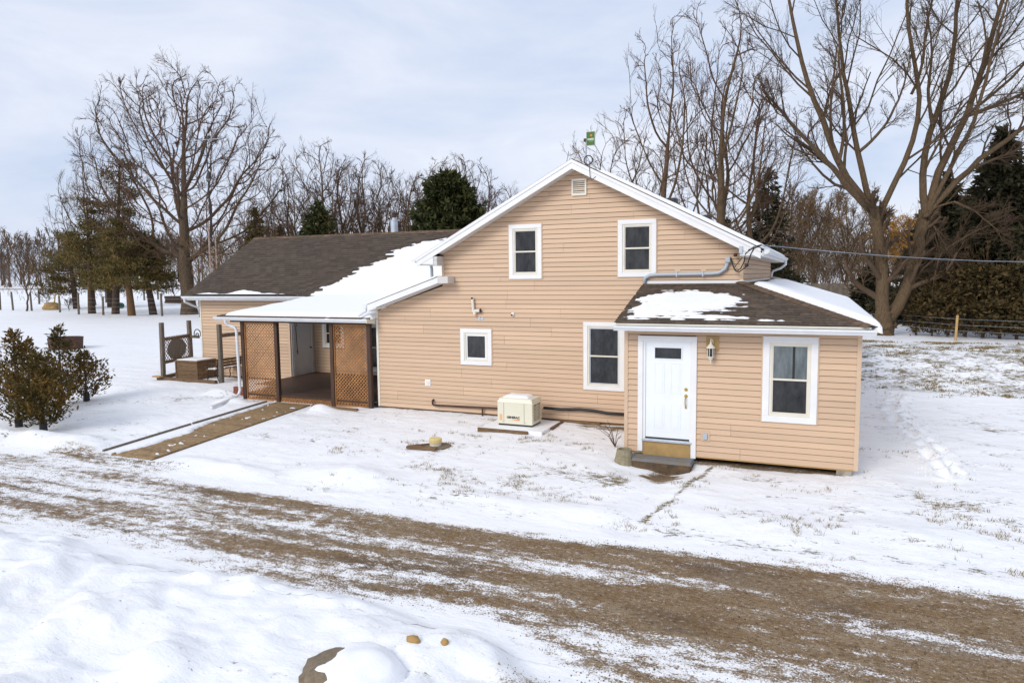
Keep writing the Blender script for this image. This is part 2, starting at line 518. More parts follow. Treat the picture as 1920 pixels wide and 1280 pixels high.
def gz0(x, y):
    z = (np.clip(y, -4.2, 2.5)+4.2)/6.7*0.28
    dd = -0.397*(x-3.576)+0.918*(y+14.05)
    z = z+0.0125*np.clip(dd-28, 0, 270)
    z = z+0.85*S((y-10.2)/4.5)*(1-S((y-17)/7))*S((x-3.2)/2.2)
    return z
PATH = [(5.95, 9.2), (5.75, 8.0), (5.55, 6.4), (5.55, 5.0), (5.75, 3.2), (5.85, 1.6), (5.95, 0.2)]
FOOT = []
for (xa, ya), (xb, yb) in zip(PATH[:-1], PATH[1:]):
    for k in range(5):
        t = k/5
        FOOT.append((xa+(xb-xa)*t+(.14 if k % 2 else -.14)+random.uniform(-.05, .05), ya+(yb-ya)*t))
def bank_mask(x, y):
    edge = -7.25+0.35*(fbm(x*0.6+4, x*0+2.2, 3)-0.5)*2-np.clip(x-0.2, 0, 9)*0.55
    return S((edge-y)/0.55)
PILES = [(-4.8, -3.0, 1.5, .8, .16), (0.1, -3.3, 1.5, .55, .10), (-1.4, -3.3, 1.2, .5, .06), (-12.8, -3.1, 2.2, .8, .20), (-14.8, -3.4, 1.6, .7, .22), (-13.6, -3.2, 1.0, .5, .10),
         (-13.6, 2.6, 1.1, .55, .18), (-12.4, 1.7, .8, .5, .12), (-9.1, 1.6, .8, .45, .15), (-8.2, -3.3, 1.8, .5, .08), (2.7, -2.9, 2.4, .7, .07), (-7.0, -3.4, 1.3, .5, .07), (5.2, -2.6, 1.5, .8, .07)]
def gz(x, y):
    x, y = np.asarray(x, float), np.asarray(y, float)
    z = gz0(x, y)
    drive = S((y+7.6)/0.8)*(1-S((y+4.4)/0.7))
    near = 1-S((np.hypot(x, y+2)-30)/20)
    z = z+(1-drive)*near*(0.07*(fbm(x*0.45, y*0.7, 3)-0.5)+0.045*(fbm(x*1.6, y*2.6, 4)-0.5)+0.03*(fbm(x*3.2+5, y*6.5+1, 3)-0.5))
    z = z+drive*(0.022*(fbm(x*0.8, y*3.0, 4)-0.5)-0.012)
    b = bank_mask(x, y)
    r = 1-np.abs(2*fbm(x*0.75+3, y*0.95+8, 4)-1)
    lump = np.clip(fbm(x*1.3+1, y*1.5+5, 4)-0.42, 0, 1)
    ch = np.clip(fbm(x*2.6+11, y*3.2+3, 3)-0.5, 0, 1)
    z = z+b*(0.05+0.10*r+0.50*lump+0.14*ch+0.05*(fbm(x*5, y*6, 3)-0.5))
    for cx, cy, rx, ry, h in PILES:
        z = z+h*blob(x, y, cx, cy, rx, ry)*(0.55+0.9*fbm(x*2.4+cx, y*2.4, 3))
    z = z-0.05*S(1-np.abs(x-1.05-0.1*np.sin(y*2))/0.42)*S((y+4.1)/.4)*(1-S((y+0.3)/.3))     # sunken path to the step
    z = z-0.15*blob(x, y, 0.85, -0.55, 1.5, 1.0)
    bed = S((x+11.55)/.25)*(1-S((x+9.45)/.25))*S((y+3.75)/.3)*(1-S((y-2.6)/.3))
    z = z*(1-bed)+bed*(gz0(x, y)-0.012)
    for fx, fy in FOOT:
        d2 = ((x-fx)/0.125)**2+((y-fy)/0.17)**2
        z = z+np.where(d2 < 6, -0.17*np.exp(-d2)+0.075*np.exp(-((np.sqrt(d2)-1.4)**2)*4), 0)
    return z
def gzf(x, y):
    return float(gz(np.array([x]), np.array([y]))[0])

def ground_attrs(x, y):
    wob = 0.5*(fbm(x*0.35+7, y*0.35+1, 3)-0.5)
    top = -3.95-0.28*S((x+9)/7)*(1-S((x-0.5)/3))+wob*0.9
    low = -7.35+wob-0.55*np.clip(x-0.2, 0, 4)
    g = S((y-low)/0.8)*(1-S((y-top+0.45)/0.5))
    w = 0.42+0.20*S((x+9.5)/7)+0.16*S((x+1)/4)
    w = w-0.30*S((x-0.5)/2)*S((-6.4-y)/0.9)
    w = w+0.15*S(1-np.abs(y+4.75+0.03*x)/0.55)*S((x+9)/3)+0.12*S(1-np.abs(y+6.15+0.02*x)/0.5)*S((x+7)/4)-0.03*S(1-np.abs(y+5.5+0.02*x)/0.4)
    gravel = g*w
    gravel = np.maximum(gravel, 0.30*S((low-y+0.3)/0.5)*S((x-0.6)/0.8))
    dirt = S(1.25-np.hypot((x-0.95)/0.45, (y+0.85)/0.60))*1.6
    dirt = np.maximum(dirt, 1.2*S((x-1.2)/.3)*(1-S((x-4.0)/.2))*S((y+0.10)/.10)*(1-S((y-1.2)/.4)))
    dirt = np.maximum(dirt, 0.95*S((x+1.9)/.4)*(1-S((x-0.1)/.2))*S(1-np.abs(y-2.0)/0.42))
    dirt = np.maximum(dirt, 0.75*S((x+12.6)/.4)*(1-S((x+8.6)/.4))*S(1-np.abs(y+3.75)/0.55))
    gravel = np.maximum(gravel, dirt*0.75)
    r = 0.17+(0.10+0.30*(fbm(x*.55+3, y*.8+9, 3)-.5))*S((y+4.2)/.5)*(1-S((np.hypot(x, y)-14)/10))
    def add(v):
        nonlocal r
        r = np.maximum(r, v)
    add(0.52*S((y-9.2)/1.0)*(1-S((y-18)/2.5))*S((x-2.5)/1.5))
    add(1.15*0.45*blob(x, y, -0.6, -1.5, 2.6, 1.5))
    add(1.15*0.44*blob(x, y, 0.2, -1.6, 1.4, 1.6))
    add(1.15*0.40*blob(x, y, -3.0, -2.0, 2.8, 1.0))
    add(0.66*S(1-np.abs(x-1.42-0.20*(y+2)-0.10*(fbm(y*2.3, y*0+4, 2)-.5))/0.15)*S((y+3.7)/.4)*(1-S((y+0.2)/.4)))
    add(0.46*blob(x, y, 1.75, -3.5, 1.5, .75))
    add(0.44*blob(x, y, 2.8, -0.7, 1.7, .9))
    add(0.47*blob(x, y, 5.6, -0.8, 2.2, 1.6))
    add(0.40*blob(x, y, 7.0, -2.3, 3.0, 1.4))
    add(0.42*S(1-np.abs(y+3.65)/0.5)*S((x-1)/1.5))
    add(0.40*S(1-np.abs(y-0.55*(x+17.5)+0.2)/1.3)*S((x+18)/1)*(1-S((x+11.5)/1.5)))
    add(0.36*blob(x, y, -14.6, -1.2, 2.6, 1.4))
    add(0.40*blob(x, y, -17.5, 5.0, 3.5, 1.4))
    add(0.34*blob(x, y, -52, 29.5, 16, 3.5))
    add(0.42*blob(x, y, 7.1, 29.5, 4.5, 2.2))
    add(0.22*S(1-np.abs(y+5.0)/30)*S((x-4.6)/1)*(1-S((y-1)/3)))
    r = r*(1-S((gravel-0.3)/0.4))
    return gravel, r

def axis(lo, hi, step, far_lo, far_hi, growth=1.13):
    a = list(np.arange(lo, hi+1e-6, step))
    d, x = step, hi
    while x < far_hi:
        d *= growth
        x += d
        a.append(x)
    d, x = step, lo
    while x > far_lo:
        d *= growth
        x -= d
        a.insert(0, x)
    return np.array(a)

def sheet(name, xs, ys, lift=0.0):
    X, Y = np.meshgrid(xs, ys)
    Z = gz(X, Y)+lift
    V = np.stack([X.ravel(), Y.ravel(), Z.ravel()], 1)
    nx, ny = len(xs), len(ys)
    i = (np.arange(ny-1)[:, None]*nx+np.arange(nx-1)[None, :]).ravel()
    F = np.stack([i, i+1, i+1+nx, i+nx], 1)
    g, r = ground_attrs(X.ravel(), Y.ravel())
    o = link(name, to_mesh(name, V, F, M['ground'], {'gravel': g, 'grass': r}, smooth=True))
    o['kind'] = 'structure'
    return o

ground = sheet('ground', axis(-19, 8.5, 0.075, -3500, 3500), axis(-10.8, 9.6, 0.066, -3000, 3500))
tag(ground, 'snow covered lawn and fields with grass showing through in patches', None)
drive = sheet('driveway', axis(-16, 9.5, 0.065, -60, 60), np.arange(-7.7, -3.7, 0.05), 0.004)
tag(drive, 'brown gravel driveway with streaks of packed snow', None)

# ------------------------------------------------------------------ the farmhouse
house = thing('farmhouse', 'peach sided farmhouse with white trim, steep front gable and low brown shingled wing', 'house')
D1, D2 = 2.339, 5.60
EX = 0.1143
class Face:
    """a wall frame: (s along the wall, o outwards, z up) -> world"""
    def __init__(s, kind, d):
        s.k, s.d = kind, d
    def __call__(s, a, o, z):
        return (a, s.d-o, z) if s.k == 'y' else (s.d+o, a, z)
def fbox(mb, F, a0, a1, o0, o1, z0, z1):
    return mb.hexa([F(a0, o1, z0), F(a1, o1, z0), F(a1, o0, z0), F(a0, o0, z0), F(a0, o1, z1), F(a1, o1, z1), F(a1, o0, z1), F(a0, o0, z1)])

def side_wall(parent, F, zbot, ztop, left, right, holes, seam=3.66, rseed=0, zstep=EX):
    """clapboards, one object each: left/right are functions of z; holes are (s0, s1, z0, z1)"""
    rr = random.Random(rseed)
    z, k = zbot, 0
    offs = 0
    while z < ztop-0.02:
        z1 = min(z+zstep-0.011, ztop)
        if k % 2 == 0:
            offs = rr.uniform(0, seam)
        l0, l1, r0, r1 = left(z), left(z1), right(z), right(z1)
        if min(r0-l0, r1-l1) > 0.03 or max(r0-l0, r1-l1) > 0.06:
            cuts = [(max(min(l0, l1), -99), min(max(r0, r1), 99))]
            for h in holes:
                if h[2] < z1 and h[3] > z:
                    nc = []
                    for a, b in cuts:
                        if h[0] > a and h[1] < b:
                            nc += [(a, h[0]), (h[1], b)]
                        elif h[0] <= a < h[1]:
                            nc.append((h[1], b))
                        elif h[0] < b <= h[1]:
                            nc.append((a, h[0]))
                        else:
                            nc.append((a, b))
                    cuts = [c for c in nc if c[1]-c[0] > 0.01]
            segs = []
            for a, b in cuts:
                p = a
                q = math.floor((a-offs)/seam+1)*seam+offs
                while q < b-0.35:
                    if q-p > 0.35:
                        segs.append((p, q))
                        p = q
                    q += seam
                segs.append((p, b))
            for a, b in segs:
                e = rr.choice((0, 0.0025))
                b0, b1 = max(a, l0), max(a, l1)
                c0, c1 = min(b, r0), min(b, r1)
                if c1 < b1: b1 = c1 = (b1+c1)/2
                if c0 < b0: b0 = c0 = (b0+c0)/2
                g = 0.0022
                mb = MB().hexa([F(b0+g, 0.021+e, z), F(c0-g, 0.021+e, z), F(c0-g, -0.004, z), F(b0+g, -0.004, z),
                                F(b1+g, 0.004+e, z1), F(c1-g, 0.004+e, z1), F(c1-g, -0.004, z1), F(b1+g, -0.004, z1)])
                mb.build('siding_board', M['siding'], parent)
        z += zstep
        k += 1

def window(F, a0, a1, z0, z1, kind='double', cas=0.105, glass='glass', upper=None):
    """outer casing rectangle a0..a1, z0..z1"""
    w = MB()
    fbox(w, F, a0, a0+cas, 0.0, 0.042, z0+cas, z1-cas)
    fbox(w, F, a1-cas, a1, 0.0, 0.042, z0+cas, z1-cas)
    fbox(w, F, a0, a1, 0.0, 0.044, z1-cas, z1)
    fbox(w, F, a0, a1, 0.0, 0.046, z0, z0+cas)
    wo = w.build('window', M['white'], house, bevel=0.004, seg=1)
    jch = MB()                                             # thin peach channel round the casing
    fbox(jch, F, a0-0.022, a0-0.001, 0.0, 0.026, z0-0.02, z1+0.02)
    fbox(jch, F, a1+0.001, a1+0.022, 0.0, 0.026, z0-0.02, z1+0.02)
    fbox(jch, F, a0-0.001, a1+0.001, 0.0, 0.026, z1+0.001, z1+0.022)
    jch.build('channel', M['trim_peach'], wo)
    i0, i1, j0, j1 = a0+cas+0.001, a1-cas-0.001, z0+cas+0.001, z1-cas-0.001
    fr = MB()
    fw = 0.042
    fbox(fr, F, i0, i0+fw, -0.01, 0.026, j0, j1)
    fbox(fr, F, i1-fw, i1, -0.01, 0.026, j0, j1)
    fbox(fr, F, i0+fw, i1-fw, -0.01, 0.025, j1-fw, j1)
    fbox(fr, F, i0+fw, i1-fw, -0.01, 0.030, j0, j0+fw*1.1)
    fr.build('frame', M['offwhite'], wo)
    p0, p1, q0, q1 = i0+fw, i1-fw, j0+fw*1.1, j1-fw
    if kind == 'double':
        zm = (q0+q1)/2
        sw = 0.022
        for n, (b, t, o) in enumerate(((q0, zm-0.012, 0.004), (zm+0.012, q1, 0.010))):
            sa = MB()
            fbox(sa, F, p0, p0+sw, -0.01, o+0.004, b, t)
            fbox(sa, F, p1-sw, p1, -0.01, o+0.004, b, t)
            if n:
                fbox(sa, F, p0+sw, p1-sw, -0.01, o+0.0035, t-sw, t)
            else:
                fbox(sa, F, p0+sw, p1-sw, -0.01, o+0.0035, b, b+sw)
            sa.build('sash', M['galv'] if glass == 'screen' else M['offwhite'], wo)
            pa = MB()
            fbox(pa, F, p0+sw, p1-sw, -0.012, o-0.004, b+(sw if not n else 0), t-(sw if n else 0))
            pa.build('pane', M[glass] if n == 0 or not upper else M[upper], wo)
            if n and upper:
                bb_ = MB(); fbox(bb_, F, p0+0.33*(p1-p0)*1.72, p0+0.33*(p1-p0)*1.92, o-0.0039, o-0.0005, b, t-sw); bb_.build('painted_reflection_bar', M['black'], wo)  # dark bar of the painted reflection, not a part of the sash
        mr = MB()
        fbox(mr, F, p0, p1, -0.01, 0.022, zm-0.018, zm+0.018)
        mr.build('meeting_rail', M['offwhite'], wo)
    else:
        sa = MB()
        sw = 0.045
        fbox(sa, F, p0+0.012, p0+sw, -0.01, 0.018, q0, q1)
        fbox(sa, F, p1-sw, p1, -0.01, 0.018, q0, q1)
        fbox(sa, F, p0+sw, p1-sw, -0.01, 0.0175, q1-sw, q1)
        fbox(sa, F, p0+sw, p1-sw, -0.01, 0.0175, q0, q0+sw)
        sa.build('sash', M['white'], wo)
        pa = MB()
        fbox(pa, F, p0+sw, p1-sw, -0.012, 0.002, q0+sw, q1-sw)
        pa.build('pane', M['glass'], wo)
    return (a0+cas*0.5, a1-cas*0.5, z0+cas*0.6, z1-cas*0.6)

FM, FE, FW = Face('y', D1), Face('y', 0.0), Face('y', D2)
FBACK = Face('y', 6.84)
FR = Face('x', 2.05)
FP = Face('x', -13.45)
# --- main gable front
RIDGE_X, RIDGE_Z = -1.79, 6.62
def roof_l(x): return RIDGE_Z-0.522*(RIDGE_X-x)
def roof_r(x): return RIDGE_Z-0.515*(x-RIDGE_X)
UND = 0.20                                       # vertical drop from roof top to the wall head
def ml(z):
    if z < 3.00: return -7.545
    if z < 3.665: return -7.545+(z-3.00)/(3.665-3.00)*2.09
    if z < 4.42: return -5.455
    return RIDGE_X-(RIDGE_Z-UND-z)/0.522
def mr_(z):
    if z < 2.86: return -0.005
    if z < 4.42: return 2.05
    return RIDGE_X+(RIDGE_Z-UND-z)/0.515
wall_main = MB().prism([(-7.54, 0.36), (2.045, 0.36), (2.045, 4.43), (RIDGE_X, 6.40), (-5.45, 4.45), (-5.45, 3.66), (-7.54, 2.99)], D1+0.004, D1+0.25,
                       lambda a, b, d: (a, d, b)).build('front_wall', M['core'], house)
holes = [window(FM, -3.565, -2.69, 3.815, 5.165), window(FM, -0.765, 0.137, 3.84, 5.17),
         window(FM, -4.98, -4.085, 1.595, 2.545, 'casement'), window(FM, -1.617, -0.60, 1.115, 2.772, glass='screen')]
side_wall(wall_main, FM, 0.335, 6.42, ml, mr_, holes, rseed=11)
MB().box(-7.60, -7.535, D1-0.03, D1+0.2, 0.33, 3.02).build('corner_trim', M['offwhite'], house)
MB().box(-5.50, -5.44, D1-0.03, D1+0.2, 3.78, 4.36).build('corner_trim', M['trim_peach'], house)
MB().box(1.985, 2.06, D1-0.03, D1+0.06, 3.66, 4.40).build('corner_trim', M['trim_peach'], house)
MB().box(-7.5, -0.02, D1+0.03, D1+0.2, 0.0, 0.345).build('foundation', M['brownwood'], house)
# rest of the main block
MB().prism([(D1+0.26, 0.1), (12.0, 0.1), (12.0, 4.42), (D1+0.26, 4.42)], -5.44, -5.24, lambda a, b, d: (d, a, b)).build('side_wall', M['trim_peach'], house)
wr = MB().prism([(D1+0.26, 2.6), (12.0, 2.6), (12.0, 4.44), (D1+0.26, 4.44)], 1.80, 2.046, lambda a, b, d: (d, a, b)).build('side_wall', M['core'], house)
side_wall(wr, FR, 3.66, 4.42, lambda z: D1+0.07, lambda z: 12.0, [], rseed=3)
MB().prism([(-5.44, 0.1), (2.04, 0.1), (2.04, 4.4), (RIDGE_X, 6.4), (-5.44, 4.4)], 11.8, 12.0, lambda a, b, d: (a, d, b)).build('back_wall', M['trim_peach'], house)
# gable vent
vt = MB()
fbox(vt, FM, -1.905, -1.865, 0.0, 0.05, 5.79, 6.185); fbox(vt, FM, -1.575, -1.535, 0.0, 0.05, 5.79, 6.185)
fbox(vt, FM, -1.865, -1.575, 0.0, 0.049, 6.135, 6.185); fbox(vt, FM, -1.865, -1.575, 0.0, 0.051, 5.79, 5.85)
vto = vt.build('gable_vent', M['offwhite'], house)
bk = MB(); fbox(bk, FM, -1.865, -1.575, 0.0, 0.02, 5.85, 6.135); bk.build('vent_back', M['core'], vto)
for k in range(6):
    z = 5.862+k*0.046
    MB().hexa([FM(-1.865, 0.048, z), FM(-1.575, 0.048, z), FM(-1.575, 0.022, z+0.022), FM(-1.865, 0.022, z+0.022),
               FM(-1.865, 0.048, z+0.007), FM(-1.575, 0.048, z+0.007), FM(-1.575, 0.022, z+0.029), FM(-1.865, 0.022, z+0.029)]).build('louvre', M['offwhite'], vto)
# --- main roof
Y0, YB = 1.985, 12.25
XL, XR = -6.09, 2.50
def slab(name, xa, za, xb, zb, y0, y1, th, m, parent):
    return MB().prism([(xa, za), (xb, zb), (xb, zb-th), (xa, za-th)], y0, y1, lambda a, b, d: (a, d, b)).build(name, m, parent)
slab('roof', RIDGE_X, RIDGE_Z, XL, roof_l(XL), Y0, YB, 0.05, M['shingle'], house)
slab('roof', RIDGE_X+0.001, RIDGE_Z, XR, roof_r(XR), Y0, YB, 0.05, M['shingle'], house)
def rake(xa, za, xb, zb, y, d0, d1, th, name='rake_board', m='white'):
    return MB().prism([(xa, za-d0), (xb, zb-d0), (xb, zb-d1), (xa, za-d1)], y-th, y, lambda a, b, d: (a, d, b)).build(name, M[m], house)
rake(RIDGE_X, RIDGE_Z, XL+0.02, roof_l(XL+0.02), Y0-0.003, 0.022, 0.098, 0.045)
rake(RIDGE_X, RIDGE_Z, XR-0.06, roof_r(XR-0.06), Y0-0.003, 0.022, 0.098, 0.045)
rake(RIDGE_X, RIDGE_Z, XL+0.04, roof_l(XL+0.04), Y0-0.003, 0.10, 0.238, 0.028)
rake(RIDGE_X, RIDGE_Z, XR-0.06, roof_r(XR-0.06), Y0-0.003, 0.10, 0.238, 0.028)
for sgn, fn, n, end in ((-1, roof_l, 15, -5.46), (1, roof_r, 13, 2.0)):        # soffit panels under the rakes
    L = abs(end-RIDGE_X)
    for k in range(n):
        xa, xb = RIDGE_X+sgn*L*(k+0.015)/n, RIDGE_X+sgn*L*(k+0.985)/n
        MB().prism([(xa, fn(xa)-0.205), (xb, fn(xb)-0.205), (xb, fn(xb)-0.218), (xa, fn(xa)-0.218)], Y0, D1-0.02, lambda a, b, d: (a, d, b)).build('soffit_panel', M['soffit'], house)
# boxed eave ends
MB().prism([(-6.05, 4.225), (-5.56, 4.215), (-5.56, roof_l(-5.56)-0.22), (-6.05, roof_l(-6.05)-0.10)], Y0-0.02, Y0, lambda a, b, d: (a, d, b)).build('eave_return', M['white'], house)
MB().prism([(2.015, 4.275), (2.47, 4.275), (2.47, roof_r(2.47)-0.1), (2.015, roof_r(2.015)-0.22)], Y0-0.02, Y0, lambda a, b, d: (a, d, b)).build('eave_return', M['white'], house)
MB().box(-6.05, -5.45, Y0+0.002, 12.0, 4.19, 4.214).build('soffit', M['soffit'], house)
for k in range(2):
    MB().box(-5.559, -5.455, Y0-0.004, D1-0.03, 4.216+k*0.105, 4.314+k*0.105).build('return_panel', M['soffit'], house)
MB().box(2.06, 2.47, Y0+0.002, 12.0, 4.25, 4.274).build('soffit', M['soffit'], house)
MB().box(-6.075, -6.052, Y0, 12.1, 4.20, 4.36).build('fascia', M['white'], house)
MB().box(2.472, 2.492, Y0, 12.1, 4.25, 4.40).build('fascia', M['white'], house)

GUT = [(0, 0), (0.075, 0), (0.10, 0.045), (0.122, 0.06), (0.122, 0.095), (0.112, 0.095), (0.108, 0.07), (0.07, 0.012), (0.01, 0.012), (0.008, 0.095), (0, 0.095)]
def gutter(a0, a1, d, z, kind, m='gutter', parent=house):
    mb = MB()
    fn = (lambda a, b, t: (t, d-a, z+b)) if kind == 'front' else ((lambda a, b, t: (d+a, t, z+b)) if kind == 'right' else (lambda a, b, t: (d-a, t, z+b)))
    mb.prism(GUT, a0, a1, fn)
    for e in (a0, a1):
        mb.prism([(0, 0), (0.075, 0), (0.122, 0.05), (0.122, 0.095), (0, 0.095)], e-0.003 if e == a0 else e, e if e == a0 else e+0.003, fn)
    return mb.build('gutter', M[m], parent)
gutter(Y0-0.05, 12.1, XL+0.012, 4.265, 'left')
gutter(Y0+0.02, 12.1, 2.494, 4.30, 'right')
def down(pts, r=0.036, m='gutter', parent=house):
    return MB().tube(pts, r, 10).build('downspout', M[m], parent, smooth=False)
down([(-5.90, 2.42, 4.27), (-5.86, 2.42, 4.1), (-5.86, 2.42, 3.62)], 0.042, 'pipe_grey')
down([(2.56, 11.6, 4.30), (2.56, 11.6, 4.18), (2.40, 11.6, 4.05), (2.16, 11.6, 3.96), (2.12, 11.6, 3.86), (2.12, 11.55, 3.74), (2.35, 11.4, 3.70), (2.6, 11.3, 3.63)], 0.042)

# --- lower shed roof on the left of the gable
SHX0, SHZ0, SHX1, SHZ1 = -5.45, 3.905, -7.66, 3.172
slab('roof', SHX0, SHZ0, SHX1, SHZ1, Y0, D2+1.2, 0.05, M['shingle'], house)
MB().prism([(SHX0+0.02, SHZ0-0.022), (SHX1+0.01, SHZ1-0.022), (SHX1+0.03, SHZ1-0.172), (SHX0+0.02, SHZ0-0.172)], Y0-0.03, Y0-0.003, lambda a, b, d: (a, d, b)).build('rake_board', M['white'], house)
MB().prism([(SHX0, SHZ0-0.18), (SHX1+0.06, SHZ1-0.18), (SHX1+0.06, SHZ1-0.195), (SHX0, SHZ0-0.195)], Y0, D1-0.02, lambda a, b, d: (a, d, b)).build('soffit', M['soffit'], house)
MB().box(-5.448, -5.14, Y0-0.02, D1-0.02, 3.725, 3.90).build('rake_return', M['soffit'], house)
gutter(Y0-0.06, 3.2, SHX1+0.02, 3.06, 'left')
down([(-7.71, 2.02, 3.06), (-7.71, 2.02, 2.99), (-7.80, 1.96, 2.93), (-7.92, 1.95, 2.86)], 0.036)

# --- entry at the front right
wall_e = MB().prism([(0.005, 0.32), (4.322, 0.32), (4.322, 2.86), (0.005, 2.86)], 0.006, 0.2, lambda a, b, d: (a, d, b)).build('entry_wall', M['core'], house)
DX0, DX1, DZ0, DZ1 = 0.277, 1.442, 0.312, 2.674
eh = [window(FE, 2.662, 3.619, 1.094, 2.717, cas=0.12, upper='pane_reflection'), (DX0+0.03, DX1-0.03, 0.2, DZ1-0.05)]
side_wall(wall_e, FE, 0.30, 2.84, lambda z: 0.065, lambda z: 4.265, eh, rseed=5)
MB().box(-0.005, 0.068, -0.028, 0.1, 0.295, 2.85).build('corner_trim', M['trim_peach'], house)
MB().box(4.262, 4.335, -0.028, 0.1, 0.29, 2.85).build('corner_trim', M['trim_peach'], house)
MB().box(-0.003, 0.15, 0.102, D1, 0.30, 2.86).build('side_wall', M['trim_peach'], house)
MB().box(4.20, 4.327, 0.102, 12.0, 0.30, 2.86).build('side_wall', M['trim_peach'], house)
MB().box(2.06, 4.19, 11.85, 12.0, 0.25, 2.86).build('back_wall', M['trim_peach'], house)
MB().box(0.07, 4.26, -0.012, 0.03, 0.272, 0.298).build('starter_strip', M['tanwood'], house)
MB().box(0.16, 4.19, 0.6, 0.8, 0.0, 0.30).build('foundation', M['core'], house)
for x in (3.98,):
    MB().box(x, x+0.26, -0.02, 0.25, 0.10, 0.27).build('pier_block', M['concrete'], house, bevel=0.012)
# door
dr = MB()
c = 0.10
fbox(dr, FE, DX0, DX0+c, 0, 0.045, DZ0, DZ1-c); fbox(dr, FE, DX1-c, DX1, 0, 0.045, DZ0-0.06, DZ1-c); fbox(dr, FE, DX0, DX1, 0, 0.047, DZ1-c, DZ1)
door = dr.build('door', M['white'], house, bevel=0.004, seg=1)
jb = MB()
fbox(jb, FE, DX0+c, DX0+c+0.05, -0.03, 0.02, 0.56, DZ1-c); fbox(jb, FE, DX1-c-0.03, DX1-c, -0.03, 0.02, 0.56, DZ1-c); fbox(jb, FE, DX0+c+0.05, DX1-c-0.03, -0.03, 0.019, DZ1-c-0.03, DZ1-c)
jb.build('jamb', M['white'], door)
lx0, lx1, lz0, lz1 = DX0+c+0.052, DX1-c-0.032, 0.615, DZ1-c-0.032
lf = MB(); fbox(lf, FE, lx0, lx1, -0.03, -0.002, lz0, lz1); lf.build('leaf', M['door'], door)
lw = lx1-lx0
for px0, px1, pz0, pz1 in ((.20, .43, .47, .79), (.57, .80, .47, .79), (.20, .43, .10, .36), (.57, .80, .10, .36)):
    a0, a1, b0, b1 = lx0+lw*px0, lx0+lw*px1, lz0+(lz1-lz0)*pz0, lz0+(lz1-lz0)*pz1
    pm = MB()
    t = 0.014
    fbox(pm, FE, a0, a1, -0.004, 0.005, b1-t, b1); fbox(pm, FE, a0, a1, -0.004, 0.005, b0, b0+t)
    fbox(pm, FE, a0, a0+t, -0.004, 0.0048, b0+t, b1-t); fbox(pm, FE, a1-t, a1, -0.004, 0.0048, b0+t, b1-t)
    fbox(pm, FE, a0+0.035, a1-0.035, -0.004, 0.004, b0+0.035, b1-0.035)
    pm.build('panel', M['door'], door, bevel=0.002, seg=1)
a0, a1, b0, b1 = lx0+lw*.21, lx0+lw*.80, lz0+(lz1-lz0)*.835, lz0+(lz1-lz0)*.945
gm = MB(); t = 0.022
fbox(gm, FE, a0-t, a1+t, -0.004, 0.010, b1, b1+t); fbox(gm, FE, a0-t, a1+t, -0.004, 0.010, b0-t, b0); fbox(gm, FE, a0-t, a0, -0.004, 0.0098, b0, b1); fbox(gm, FE, a1, a1+t, -0.004, 0.0098, b0, b1)
gm.build('light_frame', M['door'], door, bevel=0.003, seg=1)
pg = MB(); fbox(pg, FE, a0, a1, -0.004, 0.001, b0, b1); pg.build('pane', M['screen'], door)
hx = lx1-0.075
hs = MB().lathe([(0.0, 0.0), (0.028, 0.004), (0.034, 0.012), (0.0, 0.022)], (0, 0, 0), 12)
def rot_to_front(mb, F, a, o, z):
    mb.v = [F(a+v[0], o+v[2], z+v[1]) for v in mb.v]
    return mb
rot_to_front(MB().lathe([(0.030, 0.0), (0.034, 0.008), (0.02, 0.02), (0.0, 0.022)], (0, 0, 0), 12), FE, hx, 0.0, 1.62).build('deadbolt', M['brass'], door)
rot_to_front(MB().lathe([(0.030, 0.0), (0.034, 0.008), (0.02, 0.02), (0.0, 0.022)], (0, 0, 0), 12), FE, hx, 0.0, 1.49).build('handle_plate', M['brass'], door)
MB().tube([FE(hx, 0.01, 1.475), FE(hx-0.005, 0.05, 1.44), FE(hx-0.008, 0.055, 1.36), FE(hx, 0.02, 1.27), FE(hx, 0.005, 1.25)], [0.016, 0.012, 0.011, 0.016, 0.020], 8).build('handle', M['brass'], door)
th = MB(); fbox(th, FE, DX0+c-0.02, DX1-c+0.02, -0.03, 0.06, 0.535, 0.565); fbox(th, FE, lx0-0.03, lx1+0.01, -0.03, 0.03, 0.5651, 0.585); th.build('threshold', M['galv'], door)
wsx = MB(); fbox(wsx, FE, lx0, lx1, -0.02, 0.012, 0.592, 0.612); wsx.build('door_sweep', M['black'], door)
ri = MB(); fbox(ri, FE, DX0+c+0.001, DX1-c-0.001, -0.03, 0.02, 0.24, 0.534); ri.build('riser_board', M['tanwood'], door)
# entry roof planes
def er(y): return 2.95+0.2751*(y+0.35)
def rr_(x): return 3.70-0.3132*(x-2.055)
HX = lambda y: 4.45-(y+0.35)*(2.395/2.69)
ef = MB()
ef.v = [(-0.10, -0.35, er(-.35)), (4.45, -0.35, er(-.35)), (2.055, D1-0.01, er(D1)), (-0.16, D1-0.01, er(D1)),
        (-0.10, -0.35, er(-.35)-0.03), (4.45, -0.35, er(-.35)-0.03), (2.055, D1-0.01, er(D1)-0.03), (-0.16, D1-0.01, er(D1)-0.03)]
ef.f = [(0, 1, 2, 3), (7, 6, 5, 4), (0, 4, 5, 1), (1, 5, 6, 2), (2, 6, 7, 3), (3, 7, 4, 0)]
eroof = ef.build('roof', M['deckroof'], house)
rf = MB()
rf.v = [(4.45, -0.35, 2.95), (4.45, 12.2, 2.95), (2.055, 12.2, 3.70), (2.055, D1-0.01, 3.70), (4.45, -0.35, 2.92), (4.45, 12.2, 2.92), (2.055, 12.2, 3.67), (2.055, D1-0.01, 3.67)]
rf.f = [(0, 1, 2, 3), (7, 6, 5, 4), (0, 4, 5, 1), (1, 5, 6, 2), (2, 6, 7, 3), (3, 7, 4, 0)]
rroof = rf.build('roof', M['shingle'], house)
